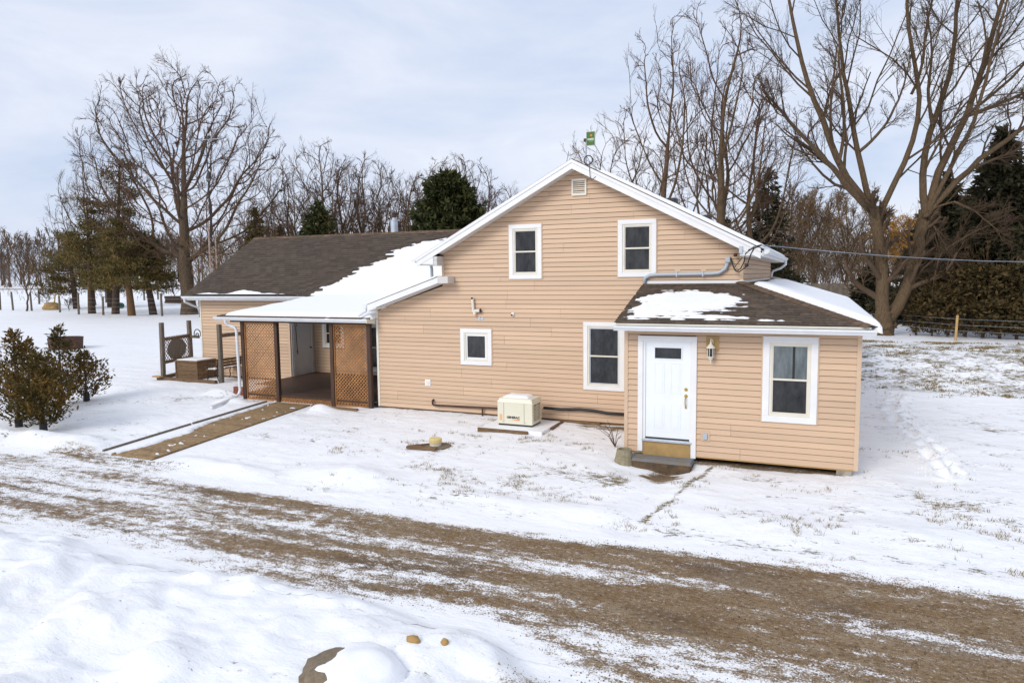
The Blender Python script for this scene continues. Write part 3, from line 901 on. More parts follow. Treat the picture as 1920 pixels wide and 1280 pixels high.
MB().prism([(-0.08, 2.94), (-0.08, 2.85), (-0.03, 2.85), (-0.03, 2.94)], -0.34, -0.02, lambda a, b, d: (a, d, b)).build('rake_board', M['white'], house)
MB().prism([(-0.35, er(-.35)-0.031), (D1-0.03, er(D1)-0.031), (D1-0.03, er(D1)-0.12), (-0.35, er(-.35)-0.12)], -0.10, -0.075, lambda a, b, d: (d, a, b)).build('rake_board', M['white'], house)
MB().box(-0.09, 4.44, -0.345, -0.318, 2.80, 2.915).build('fascia', M['offwhite'], house)
MB().box(-0.06, 4.40, -0.317, 0.0, 2.835, 2.855).build('soffit', M['soffit'], house)
MB().box(4.41, 4.44, -0.315, 12.1, 2.80, 2.915).build('fascia', M['white'], house)
MB().box(4.33, 4.408, 0.0, 12.0, 2.835, 2.855).build('soffit', M['soffit'], house)
MB().box(-0.10, 4.45, -0.375, -0.349, 2.905, 2.938).build('drip_edge', M['offwhite'], house)
gutter(-0.125, 4.53, -0.35, 2.795, 'front')
gutter(-0.33, 12.1, 4.442, 2.795, 'right')
MB().prism([(-0.14, er(D1)-0.01), (2.07, er(D1)-0.01), (2.07, er(D1)+0.055), (-0.12, er(D1)+0.055)], D1-0.045, D1-0.019, lambda a, b, d: (a, d, b)).build('flashing', M['white'], house)
MB().box(2.066, 2.09, D1-0.04, 11.4, 3.69, 3.735).build('flashing', M['white'], house)
# entry shingles, one object each
sl = math.hypot(1, 0.2751)
tabm = MB().hexa([(0, 0, 0.006), (0.298, 0, 0.006), (0.298, 0.19, 0.0), (0, 0.19, 0.0), (0, 0, 0.016), (0.298, 0, 0.016), (0.298, 0.19, 0.006), (0, 0.19, 0.006)]).mesh('shingle', M['shingle'])
ang = math.atan(0.2751)
course = 0.142/sl
ncourse = int(2.69/course)
for k in range(ncourse):
    y = -0.375+k*course
    x = -0.13-0.03*k/ncourse+(0.15 if k % 2 else 0)-(0.15 if k % 2 else 0.0)
    off = (k*0.113) % 0.298
    xr = HX(y+0.05)-0.02
    xs = -0.13-0.03*k/ncourse
    pos = xs-off
    while pos < xr:
        a, b = max(pos, xs), min(pos+0.294, xr)
        if b-a > 0.05:
            o = link('shingle', tabm, eroof)
            o.location = (a, y+random.uniform(-.003, .003), er(y)+0.002)
            o.rotation_euler = (ang, 0, 0)
            o.scale = ((b-a)/0.298, 1, 1)
        pos += 0.298
# hip caps
capm = MB().hexa([(-0.14, 0, -0.016), (0, 0, 0.024), (0, 0.24, 0.016), (-0.14, 0.24, -0.024), (-0.14, 0, -0.006), (0, 0, 0.034), (0, 0.24, 0.026), (-0.14, 0.24, -0.014)])
capm.hexa([(0, 0, 0.024), (0.14, 0, -0.010), (0.14, 0.24, -0.018), (0, 0.24, 0.016), (0, 0, 0.034), (0.14, 0, 0.0), (0.14, 0.24, -0.008), (0, 0.24, 0.026)])
capme = capm.mesh('hip_cap', M['hip'])
ha, hb = Vector((4.46, -0.38, 2.945)), Vector((2.06, D1-0.05, 3.70))
hd = hb-ha
n = 22
for k in range(n):
    p = ha+hd*(k/n)
    o = link('hip_cap', capme, eroof)
    ydir = hd.normalized()
    xdir = ydir.cross(Vector((0, 0, 1))).normalized()
    zdir = xdir.cross(ydir)
    o.matrix_local = Matrix(((xdir.x, ydir.x, zdir.x, p.x), (xdir.y, ydir.y, zdir.y, p.y), (xdir.z, ydir.z, zdir.z, p.z), (0, 0, 0, 1)))
# roof vents on the right slope
for yv, xv in ((4.2, 0.05), (6.8, 0.55)):
    MB().box(xv-0.16, xv+0.16, yv, yv+0.4, roof_r(xv)-0.06, roof_r(xv)+0.15).build('roof_vent', M['iron'], house, bevel=0.02)

# --- left wing
WXL, WXC = -17.66, -13.45
ww = MB().box(WXL+0.02, WXC-0.02, D2+0.004, D2+0.25, 0.30, 3.14).build('wing_wall', M['core'], house)
side_wall(ww, FW, 0.33, 3.13, lambda z: WXL+0.05, lambda z: WXC-0.06, [], rseed=21)
MB().box(WXL-0.01, WXL+0.055, D2-0.03, D2+0.1, 0.30, 3.14).build('corner_trim', M['offwhite'], house)
MB().box(WXC-0.065, WXC+0.004, D2-0.03, D2+0.1, 0.33, 3.14).build('corner_trim', M['trim_peach'], house)
MB().box(WXL, -5.3, D2+0.3, D2+0.5, 0.1, 3.1).build('foundation', M['core'], house) if False else None
wp = MB().box(WXC-0.2, WXC-0.004, D2+0.26, 6.86, 0.30, 3.14).build('recess_wall', M['core'], house)
side_wall(wp, FP, 0.36, 3.12, lambda z: D2+0.11, lambda z: 6.83, [(5.74, 6.79, 0.2, 2.55)], rseed=8)
wb = MB().box(WXC+0.01, -5.6, 6.85, 7.05, 0.30, 3.14).build('recess_wall', M['core'], house)
wh = [window(FBACK, -13.02, -12.05, 1.36, 2.42), window(FBACK, -11.2, -9.6, 0.55, 2.3)]
side_wall(wb, FBACK, 0.42, 3.12, lambda z: WXC+0.03, lambda z: -7.5, wh, rseed=9)
MB().box(WXC+0.02, -7.6, 6.80, 6.84, 0.352, 0.42).build('base_trim', M['tanwood'], house)
# side door in the recess
sdm = MB()
fbox(sdm, FP, 5.70, 5.80, 0, 0.05, 0.36, 2.48); fbox(sdm, FP, 6.70, 6.82, 0, 0.03, 0.36, 2.48); fbox(sdm, FP, 5.70, 6.82, 0, 0.048, 2.48, 2.57)
sdo = sdm.build('door', M['white'], house)
lf = MB(); fbox(lf, FP, 5.80, 6.70, -0.02, 0.006, 0.38, 2.48); lf.build('leaf', M['door'], sdo)
for a0, a1, b0, b1 in ((5.92, 6.2, 0.55, 1.1), (6.32, 6.6, 0.55, 1.1), (5.92, 6.2, 1.25, 1.95), (6.32, 6.6, 1.25, 1.95), (5.92, 6.2, 2.08, 2.33), (6.32, 6.6, 2.08, 2.33)):
    pm = MB(); t = 0.022
    fbox(pm, FP, a0, a1, 0, 0.014, b1-t, b1); fbox(pm, FP, a0, a1, 0, 0.014, b0, b0+t); fbox(pm, FP, a0, a0+t, 0, 0.0138, b0+t, b1-t); fbox(pm, FP, a1-t, a1, 0, 0.0138, b0+t, b1-t)
    pm.build('panel', M['door'], sdo)
MB().tube([FP(6.63, 0.0, 1.38), FP(6.63, 0.06, 1.38)], 0.028, 8).build('handle', M['iron'], sdo)
ts = MB(); fbox(ts, FP, 6.82, 6.835, 0, 0.05, 0.36, 2.56); ts.build('side_trim', M['tanwood'], sdo)
for y in (5.63, 5.66):
    bb = MB(); fbox(bb, FP, y, y+0.018, 0.0, 0.035, 0.36, 2.55); bb.build('door_stop', M['white'], sdo)
# wing side and back
MB().prism([(D2+0.26, 0.2), (12.2, 0.2), (12.2, 3.1), (8.93, 5.3), (D2+0.26, 3.1)], WXL+0.03, WXL+0.2, lambda a, b, d: (d, a, b)).build('gable_wall', M['trim_peach'], house)
MB().box(WXL+0.2, -5.5, 12.0, 12.2, 0.2, 3.1).build('back_wall', M['trim_peach'], house)
WEY, WEZ, WRY, WRZ = D2-0.42, 3.30, 8.93, 5.565
ws = (WRZ-WEZ)/(WRY-WEY)
def wz(y): return WEZ+ws*(y-WEY)
wroof = MB().prism([(WEY, WEZ), (WRY, WRZ), (WRY, WRZ-0.06), (WEY, WEZ-0.06)], -18.0, -5.2, lambda a, b, d: (d, a, b)).build('roof', M['deckroof'], house)
MB().prism([(12.6, WEZ), (WRY+0.001, WRZ), (WRY+0.001, WRZ-0.06), (12.6, WEZ-0.06)], -18.0, -5.2, lambda a, b, d: (d, a, b)).build('roof', M['deckroof'], house)
MB().box(-18.0, -5.6, WEY+0.005, WEY+0.03, 3.13, 3.255).build('fascia', M['white'], house)
MB().box(-17.98, -5.6, WEY+0.031, D2, 3.145, 3.165).build('soffit', M['soffit'], house)
gutter(-18.02, -12.3, WEY+0.003, 3.185, 'front')
MB().prism([(WEY, WEZ-0.061), (WRY, WRZ-0.061), (WRY, WRZ-0.2), (WEY, WEZ-0.2)], -18.0, -17.975, lambda a, b, d: (d, a, b)).build('rake_board', M['white'], house)
down([(-17.92, WEY-0.05, 3.19), (-17.92, WEY-0.05, 3.08), (-17.86, D2-0.15, 2.92), (-17.74, D2+0.1, 2.8), (-17.72, D2+0.15, 0.5)], 0.04)
# wing shingles: thousands of tabs, one joined part
V, F, tone = [], [], []
wl_ = math.hypot(WRY-WEY, WRZ-WEZ)
dy, dz = (WRY-WEY)/wl_, (WRZ-WEZ)/wl_
nc = int(wl_/0.142)
rs = np.random.default_rng(5)
for k in range(nc+1):
    s0 = k*wl_/nc-0.02
    s1 = min(s0+0.165, wl_)
    x = -18.03-(k*0.11 % 0.3)
    while x < -5.25:
        a, b = max(x+0.003, -18.03), min(x+0.297, -5.2)
        if b-a > 0.03:
            i = len(V)
            j = rs.uniform(-.006, .006)
            h0, h1 = 0.017, 0.006
            for ss, hh in ((s0+j, h0), (s1, h1)):
                for xx in (a, b):
                    V.append((xx, WEY+dy*ss-dz*hh, WEZ+dz*ss+dy*hh))
            for xx in (a, b):
                V.append((xx, WEY+dy*(s0+j), WEZ+dz*(s0+j)+0.003))
            F += [(i, i+1, i+3, i+2), (i+4, i+5, i+1, i)]
            tone += [rs.uniform(0, 1)**1.3]*6
        x += 0.30
sh = link('shingles', to_mesh('shingles', V, F, M['shingle_t'], {'tone': tone}), house)
sh['kind'] = 'stuff'
for k in range(43):
    x = -18.03+k*0.30
    MB().hexa([(x, WRY-0.13, WRZ-0.075), (x+0.31, WRY-0.13, WRZ-0.083), (x+0.31, WRY, WRZ+0.018), (x, WRY, WRZ+0.026),
               (x, WRY-0.13, WRZ-0.055), (x+0.31, WRY-0.13, WRZ-0.063), (x+0.31, WRY, WRZ+0.034), (x, WRY, WRZ+0.042)]).build('ridge_cap', M['hip'], wroof)
# stove pipe on the wing
MB().lathe([(0.14, -0.25), (0.14, 0.42), (0.15, 0.43), (0.15, 0.47), (0.08, 0.48), (0.08, 0.6)], (-11.25, 9.05, 5.58), 16).build('stove_pipe', M['galv'], house, smooth=False)
MB().lathe([(0.10, 0.56), (0.10, 0.72), (0.13, 0.73), (0.0, 0.78)], (-11.25, 9.05, 5.58), 12).build('pipe_cap', M['rust'], house)

# ------------------------------------------------------------------ porch
porch = thing('porch', 'dark stained porch with orange lattice screens beside the gable wall', 'porch', (-10.0, 2.25, 0.2))
PB = Vector((10.0, -2.25, -0.2))
def pl(mb):
    mb.v = [(v[0]+PB.x, v[1]+PB.y, v[2]+PB.z) for v in mb.v]
    return mb
PY = 2.20
PZ = 0.45
posts = [(-12.30, 0.115), (-11.02, 0.115), (-9.02, 0.115), (-7.76, 0.115)]
for x, w in posts:
    pl(MB().box(x-w/2, x+w/2, PY-w/2, PY+w/2, 0.12, 2.60)).build('post', M['stain'], porch, bevel=0.006, seg=1)
pl(MB().box(-12.75, -7.66, PY-0.05, PY+0.05, 2.601, 2.75)).build('beam', M['stain'], porch)
pl(MB().box(-12.35, -12.25, PY+0.06, 6.0, 2.601, 2.74)).build('beam', M['stain'], porch)
# deck boards
nb = 30
for k in range(nb):
    y0 = PY+0.03+k*(6.82-PY-0.03)/nb
    pl(MB().box(-13.38 if y0 > 3.7 else -12.36, -7.62 if y0 > 2.1 else -7.7, y0+0.002, y0+(6.82-PY)/nb-0.016, PZ-0.035, PZ)).build('deck_board', M['deck'], porch)
pl(MB().box(-12.36, -7.70, PY+0.0, PY+0.028, PZ-0.055, PZ+0.004)).build('deck_rim', M['stain'], porch)
pl(MB().box(-10.94, -9.1, PY+0.04, PY+0.06, 0.05, PZ-0.06)).build('skirt_back', M['core'], porch)
def lattice(x0, x1, z0, z1, y, pitch, w, name, parent, frame=True):
    g = link(name, None, porch)
    def clip(sign, c):
        # line x*sign... points with (x - x0) = sign*(z - z0) + c
        pts = []
        for x in (x0, x1):
            z = z0+sign*((x-x0)-c)
            if z0-1e-6 <= z <= z1+1e-6:
                pts.append((x, z))
        for z in (z0, z1):
            x = x0+c+sign*(z-z0)
            if x0 < x < x1:
                pts.append((x, z))
        return pts[:2] if len(pts) >= 2 else None
    W, H = x1-x0, z1-z0
    for sign, yy in ((1, y), (-1, y+0.009)):
        c = -H if sign == 1 else 0
        end = W if sign == 1 else W+H
        while c < end:
            p = clip(sign, c)
            if p and math.hypot(p[0][0]-p[1][0], p[0][1]-p[1][1]) > 0.06:
                (xa, za), (xb, zb) = p
                mb = MB().beam((xa, yy, za), (xb, yy, zb), w, 0.008, up=(0, 1, 0))
                pl(mb).build('slat', M['lattice'], g)
            c += pitch
    return g
for (xa, xb) in ((posts[0][0]+0.06, posts[1][0]-0.06), (posts[2][0]+0.06, posts[3][0]-0.06)):
    g = lattice(xa+0.03, xb-0.03, 0.30, 2.56, PY+0.005, 0.104, 0.027, 'lattice_screen', porch)
    fm = MB().box(xa, xa+0.032, PY-0.02, PY+0.03, 0.27, 2.60).box(xb-0.032, xb, PY-0.02, PY+0.03, 0.27, 2.60).box(xa+0.032, xb-0.032, PY-0.02, PY+0.03, 2.54, 2.60).box(xa+0.032, xb-0.032, PY-0.02, PY+0.03, 0.26, 0.30)
    pl(fm).build('frame', M['lattice'], g)
lattice(-10.95, -9.09, 0.20, PZ-0.058, PY+0.01, 0.100, 0.027, 'lattice_skirt', porch)
# porch roof: a shed rising from the front gutter to the wing eave
PRY, PRZ = 2.0, 2.80
pr = MB()
pr.v = [(-13.12, PRY, PRZ), (-7.60, PRY, PRZ), (-7.60, WEY+0.6, 3.36), (-12.05, WEY+0.6, 3.36), (-13.12, PRY, PRZ-0.04), (-7.60, PRY, PRZ-0.04), (-7.60, WEY+0.6, 3.30), (-12.05, WEY+0.6, 3.30)]
pr.f = [(0, 1, 2, 3), (7, 6, 5, 4), (0, 4, 5, 1), (1, 5, 6, 2), (2, 6, 7, 3), (3, 7, 4, 0)]
pl(pr).build('roof', M['shingle'], porch)
pl(MB().box(-13.1, -7.61, PRY+0.01, PRY+0.035, 2.66, 2.757)).build('fascia', M['offwhite'], porch)
pl(MB().box(-13.0, -7.62, PRY+0.04, 5.1, 2.752, 2.758)).build('ceiling', M['offwhite'], porch)
pg_ = gutter(-13.16, -7.64, PRY+0.008, 2.665, 'front', parent=porch)
pg_.location = PB
pl(MB().prism([(PRY-0.11, 2.66), (PRY+0.3, 2.62), (PRY+0.33, 2.78), (PRY-0.11, 2.765)], -7.637, -7.612, lambda a, b, d: (d, a, b))).build('gutter_end', M['offwhite'], porch)
dsp = [(-12.72, 1.94, 2.67), (-12.72, 1.94, 2.60), (-12.66, 2.0, 2.52), (-12.48, 2.06, 2.45), (-12.43, 2.07, 2.36), (-12.40, 2.07, 0.55), (-12.40, 2.02, 0.44), (-12.39, 1.88, 0.37), (-12.33, 1.5, 0.33), (-12.2, 0.75, 0.27)]
pl(MB().tube(dsp, 0.042, 10)).build('downspout', M['gutter'], porch)
pl(MB().tube([(-10.9, 2.9, 2.72), (-10.9, 2.9, 2.55)], 0.008, 6).tube([(-10.9+0.05*math.cos(a), 2.9, 2.50+0.05*math.sin(a)) for a in np.linspace(0, 6.28, 13)], 0.008, 6).tube([(-10.9, 2.9, 2.45), (-10.86, 2.9, 1.72)], 0.011, 6).tube([(-10.86, 2.9, 1.72), (-10.855, 2.9, 1.6)], [0.02, 0.01], 6)).build('hanging_hook', M['iron'], porch)

# bricks left by the porch corner
bk_ = thing('brick_stack', 'low stack of red bricks behind the foot of the porch downspout', 'bricks', (-12.95, 2.55, gzf(-12.95, 2.55)))
bm_ = MB().box(-0.1, 0.1, -0.05, 0.05, 0, 0.062).mesh('brick', M['brick_red'])
for k in range(8):
    o = link('brick', bm_, bk_)
    o.location = ((k % 2)*0.215-0.05, random.uniform(-.01, .01), (k//2)*0.065-0.02)

# ------------------------------------------------------------------ snow lying on roofs
def snow_sheet(name, fn, us, vs, H, label, nrm):
    """fn(u, v) -> point on the roof plane (arrays), H height above it"""
    U, Vv = np.meshgrid(us, vs)
    x, y, z = fn(U, Vv)
    h = H(U, Vv)
    P = np.stack([(x+nrm[0]*h).ravel(), (y+nrm[1]*h).ravel(), (z+nrm[2]*h).ravel()], 1)
    nx, ny = len(us), len(vs)
    keep = h.ravel()
    i = (np.arange(ny-1)[:, None]*nx+np.arange(nx-1)[None, :]).ravel()
    F = np.stack([i, i+1, i+1+nx, i+nx], 1)
    ok = (keep[F] > -0.035).any(1)
    F = F[ok]
    used = np.unique(F)
    mp = -np.ones(len(P), int)
    mp[used] = np.arange(len(used))
    o = link(name, to_mesh(name, P[used], mp[F], M['snow'], smooth=True))
    tag(o, label, None, kind='stuff')
    return o
def edge(d, w):
    t = np.clip(d/w, 0, 1)
    return np.sqrt(np.clip(1-(1-t)**2, 0, 1))
# entry front plane: a ragged patch with shingle butts showing through
def H_entry(u, v):
    c = (v-(-0.35))/2.69
    # main patch outline
    cx, cy = 1.05, 0.60
    main = 1-np.sqrt(((u-1.05-0.15*c)/1.22)**2+((v-0.92)/0.82)**2)
    main = np.maximum(main, 1-np.sqrt(((u-0.45)/0.55)**2+((v-0.35)/0.55)**2))
    low = 1-np.sqrt(((u-1.7)/1.45)**2+((v+0.06)/0.16)**2)
    low2 = 0.7-np.sqrt(((u-0.7)/1.1)**2+((v-0.12)/0.25)**2)
    m = np.maximum(np.maximum(main, low*0.55), low2*0.7)
    row = v/course
    n = fbm(u*1.6+np.floor(row)*7.7, np.floor(row)*3.3+0*v, 3)-0.5
    n2 = fbm(u*7, v*9, 3)-0.5
    butt = (row-np.floor(row))           # snow is thinnest at each shingle's butt edge
    m = m*1.15+n*0.95*(0.45+0.55*S((0.55-main)/0.4))+n2*0.45-0.32*(butt < 0.30)*S((0.62-main)/0.35)
    m = m-0.55*(butt < 0.34)*S((0.62-v+0.5*n)/0.35)
    h = 0.018+0.045*S(m/0.55)-0.065*(m < 0.05)-0.02*(1-S(m/0.2))
    h = np.where((u < -0.05) | (u > HX(v)-0.25) | (v < -0.2), -0.08, h)
    return h
nl = math.hypot(1, 0.2751)
snow_sheet('roof_snow', lambda u, v: (u, v, er(v)), np.arange(-0.1, 3.9, 0.022), np.arange(-0.35, D1-0.1, 0.018), H_entry,
           'ragged patch of snow on the brown entry roof above the front door', (0, -0.2751/nl, 1/nl))
# lean-to right plane: deep smooth snow
nl = math.hypot(1, 0.3132)
def H_lean(u, v):
    d_hip = (u-HX(v))*0.75-0.10
    d = np.minimum.reduce([u-2.30+0.05*np.sin(v), 4.62-u, 12.25-v, d_hip])
    return 0.14*edge(d, 0.22)+0.012*(fbm(u*2, v*2, 3)-0.5)-0.06*(d <= 0)
snow_sheet('roof_snow', lambda u, v: (u, v, rr_(u)), np.arange(2.2, 4.66, 0.05), np.arange(-0.45, 12.3, 0.06), H_lean,
           'deep smooth snow on the right hand lean-to roof behind the entry', (0.3132/nl, 0, 1/nl))
nl = math.hypot(1, 0.515)
def H_main(u, v):
    d = np.minimum.reduce([u-RIDGE_X-0.75+0.25*np.sin(v*1.3), XR+0.03-u, 12.25-v, v-Y0-0.02])
    return 0.075*edge(d, 0.12)+0.02*(fbm(u*1.5, v*1.5, 3)-0.5)-0.06*(d <= 0)
snow_sheet('roof_snow', lambda u, v: (u, v, roof_r(u)), np.arange(RIDGE_X, XR+0.06, 0.06), np.arange(Y0, 12.3, 0.08), H_main,
           'thin snow along the right slope of the tall gable roof', (0.515/nl, 0, 1/nl))
nl = math.hypot(1, ws)
def H_wing(u, v):
    s = (v-WEY)/(WRY-WEY)
    lim = -12.05+2.5*s**1.1+0.55*(fbm(v*2.2, u*0+3, 3)-0.5)*2
    m = np.minimum((u-lim)/0.9, (0.80+0.04*np.sin(u*2)-s)/0.12)
    row = (v-WEY)/((WRY-WEY)/nc)
    n = fbm(u*1.4+np.floor(row)*5.1, np.floor(row)*2.7, 3)-0.5
    m = m+n*0.9+(fbm(u*6, v*8, 2)-0.5)*0.4
    h = 0.012+0.055*S(m/0.8)-0.06*(m < 0.03)
    strip = 0.75+1.3*(fbm(u*1.3+4, u*0+1.5, 3)-0.5)-np.abs(u+15.3)/2.6-(s-0.015)/0.065
    h2 = 0.012+0.05*S(strip/0.3)-0.06*(strip < 0.0)
    return np.where(s < -0.02, -0.06, np.maximum(h, h2))
snow_sheet('roof_snow', lambda u, v: (u, v, wz(v)), np.arange(-17.9, -5.3, 0.055), np.arange(WEY-0.03, WRY-0.2, 0.035), H_wing,
           'wide patch of snow on the low brown wing roof next to the gable', (0, -ws/nl, 1/nl))
prs = (3.36-PRZ)/(WEY+0.6-PRY)
def H_porch(u, v):
    lx = -13.12+(v-PRY)*(1.07/(WEY+0.6-PRY))
    d = np.minimum.reduce([u-lx-0.22-0.25*(fbm(v*2, u*0, 2)), -7.58-u, v-PRY-0.02-0.03*fbm(u*3, v*0, 2), WEY+0.68-v])
    return 0.10*edge(d, 0.25)+0.012*(fbm(u*2, v*2, 3)-0.5)-0.05*(d <= 0)
snow_sheet('roof_snow', lambda u, v: (u, v, PRZ+prs*(v-PRY)), np.arange(-13.1, -7.5, 0.05), np.arange(PRY-0.02, WEY+0.72, 0.045), H_porch,
           'smooth white snow covering the porch roof', (0, -0.15, 0.99))
def H_shed(u, v):
    d = np.minimum.reduce([-5.5-u, u+7.72, v-2.02])
    return 0.075*edge(d, 0.2)+0.012*(fbm(u*2, v*2, 3)-0.5)-0.05*(d <= 0)
snow_sheet('roof_snow', lambda u, v: (u, v, SHZ0+(u-SHX0)*(SHZ0-SHZ1)/(SHX0-SHX1)), np.arange(-7.75, -5.4, 0.05), np.arange(Y0, 6.8, 0.05), H_shed,
           'snow on the small lean-to roof between porch and gable', (-0.31, 0, 0.95))
# ------------------------------------------------------------------ things fixed to or beside the house
def text(name, s, size, parent, m, loc, rot=(math.pi/2, 0, 0), bold=0.0, sx=1.0):
    cu = bpy.data.curves.new(name, 'FONT')
    cu.body = s
    cu.size = size
    cu.align_x = 'CENTER'
    cu.align_y = 'CENTER'
    cu.offset = bold
    cu.extrude = 0.0008
    cu.resolution_u = 3
    cu.materials.append(m)
    tmp = link(name+'_curve', cu)
    dg = bpy.context.evaluated_depsgraph_get()
    tme = bpy.data.meshes.new_from_object(tmp.evaluated_get(dg))
    bpy.data.objects.remove(tmp)
    bpy.data.curves.remove(cu)
    if not tme.materials:
        tme.materials.append(m)
    o = link(name, tme, parent)
    o.location = loc
    o.rotation_euler = rot
    o.scale = (sx, 1, 1)
    return o

# wall lantern
lx, lz = 1.715, 2.36
lan = thing('wall_lantern', 'cream coach lantern on a tan plate between front door and entry window', 'lamp', (lx, 0, lz))
MB().box(-0.10, 0.14, -0.03, -0.001, 0.06, 0.33).build('back_plate', M['tanwood'], lan)
MB().tube([(0.03, -0.03, 0.20), (0.03, -0.10, 0.26), (0.0, -0.13, 0.29), (0.0, -0.13, 0.24)], 0.011, 8).build('arm', M['offwhite'], lan)
MB().lathe([(0.012, 0.25), (0.02, 0.20), (0.05, 0.16), (0.085, 0.125), (0.085, 0.11), (0.06, 0.11)], (0, -0.13, 0), 8).build('hood', M['offwhite'], lan)
cg = MB()
for k in range(6):
    a = k*math.pi/3+0.26
    cg.tube([(0.062*math.cos(a), -0.13+0.062*math.sin(a), 0.11), (0.058*math.cos(a), -0.13+0.058*math.sin(a), -0.05)], 0.006, 5)
cg.lathe([(0.066, -0.05), (0.066, -0.065), (0.04, -0.07)], (0, -0.13, 0), 8)
cg.build('cage', M['offwhite'], lan)
MB().lathe([(0.05, -0.048), (0.052, 0.109)], (0, -0.13, 0), 6).build('glass', M['screen'], lan)
MB().lathe([(0.04, -0.071), (0.045, -0.095), (0.02, -0.12), (0.008, -0.13), (0.010, -0.18), (0.0, -0.19)], (0, -0.13, 0), 8).build('finial', M['offwhite'], lan)

# outlets, camera, vents
ob = thing('electrical_outlet', 'grey weatherproof outlet on a tan block right of the front door', 'outlet', (1.62, 0, 0.72))
MB().box(-0.085, 0.085, -0.028, -0.001, -0.10, 0.10).build('block', M['trim_peach'], ob)
MB().box(-0.042, 0.042, -0.062, -0.028, -0.065, 0.065).build('cover', M['pipe_grey'], ob, bevel=0.008)
ob = thing('dryer_vent', 'small white square vent cover low on the gable wall near the porch', 'vent', (-6.0, D1, 1.06))
MB().box(-0.085, 0.085, -0.03, -0.005, -0.085, 0.085).build('plate', M['white'], ob, bevel=0.006)
MB().box(-0.05, 0.05, -0.045, -0.03, -0.05, 0.05).build('flap', M['offwhite'], ob, bevel=0.006)
ob = thing('security_camera', 'small white dome camera on the gable wall above the square window', 'camera', (-3.48, D1, 2.93))
MB().lathe([(0.05, 0.0), (0.052, 0.025), (0.035, 0.06), (0.0, 0.075)], (0, 0, 0), 12).build('housing', M['white'], ob, smooth=True)
rot_ = ob.children[0]
rot_.rotation_euler = (math.pi/2, 0, 0)
MB().tube([(-0.008, -0.06, -0.01), (-0.014, -0.085, -0.02)], 0.022, 10).build('lens', M['black'], ob)
ob = thing('vent_pipes', 'cream plastic furnace vent pipe with elbow on the gable wall', 'pipe', (-4.52, D1, 3.0))
MB().tube([(-0.07, -0.005, 0.33), (-0.07, -0.07, 0.33), (-0.07, -0.075, 0.28), (-0.045, -0.075, -0.02)], 0.036, 10).build('riser', M['offwhite'], ob)
MB().tube([(-0.115, -0.075, 0.34), (-0.115, -0.12, 0.34)], 0.026, 8).build('mouth', M['black'], ob).location = (0.045, 0.0, -0.005)
MB().tube([(-0.01, -0.08, -0.08), (-0.01, -0.08, 0.0), (0.02, -0.08, 0.012), (0.14, -0.08, 0.02)], 0.043, 10).build('elbow', M['offwhite'], ob)
MB().tube([(0.145, -0.08, 0.02), (0.165, -0.08, 0.021)], 0.048, 10).build('collar', M['rust'], ob)
MB().tube([(0.13, -0.005, 0.0), (0.13, -0.06, 0.0)], 0.035, 8).build('wall_sleeve', M['rust'], ob)
for dx, nm in ((0.02, 'left'), (0.115, 'right')):
    ob = thing('exhaust_hood', 'round grey wall cap under the vent pipe, the %s of the pair' % nm, 'vent', (-4.46+dx, D1, 2.80))
    o = MB().lathe([(0.05, 0.0), (0.05, 0.02), (0.03, 0.035), (0.0, 0.036)], (0, 0, 0), 12).build('cap', M['galv'], ob)
    o.rotation_euler = (math.pi/2, 0, 0)

# electric service: conduit along the flashing, weatherhead, cables
es = thing('service_conduit', 'grey electrical conduit bending along the wall above the entry roof', 'conduit', (0, D1, 3.7))
MB().tube([(-0.12, -0.07, 0.0), (-0.10, -0.07, 0.12), (0.0, -0.07, 0.17), (0.12, -0.07, 0.185), (1.38, -0.07, 0.195), (1.55, -0.07, 0.21), (1.68, -0.07, 0.30), (1.73, -0.07, 0.45)], 0.042, 10).build('pipe', M['pipe_grey'], es, smooth=True)
MB().box(1.68, 1.79, -0.13, -0.02, 0.44, 0.56).build('weatherhead', M['pipe_grey'], es, bevel=0.02)
for x in (0.62, 1.20):
    MB().box(x-0.06, x+0.06, -0.02, -0.003, 0.12, 0.30).build('mount_block', M['trim_peach'], es)
    MB().box(x-0.015, x+0.015, -0.118, -0.02, 0.14, 0.25).build('strap', M['galv'], es)
cb = MB()
cb.tube([(1.80, -0.12, 0.50), (1.86, -0.17, 0.34), (1.93, -0.18, 0.24), (2.02, -0.2, 0.30), (2.10, -0.3, 0.45), (2.13, -0.38, 0.62), (2.30, -0.40, 0.76), (2.46, -0.40, 0.80)], 0.012, 6)
cb.tube([(1.79, -0.12, 0.53), (1.90, -0.22, 0.27), (1.98, -0.2, 0.22), (2.16, -0.3, 0.35), (2.24, -0.38, 0.60), (2.30, -0.40, 0.72), (2.46, -0.41, 0.79)], 0.012, 6)
cb.tube([(1.80, -0.1, 0.55), (1.88, -0.2, 0.32), (2.02, -0.22, 0.5), (2.2, -0.39, 0.70), (2.46, -0.42, 0.78)], 0.010, 6)
cb.build('drip_loop', M['black'], es)
for p in ((1.90, -0.15, 0.60), (2.15, -0.26, 0.37)):
    MB().lathe([(0.0, -0.04), (0.035, -0.03), (0.045, 0.0), (0.035, 0.03), (0.0, 0.04)], p, 10).build('insulator', M['rust'], es, smooth=True)
MB().box(2.0, 2.07, -0.42, -0.39, 0.63, 0.78).build('anchor', M['galv'], es)

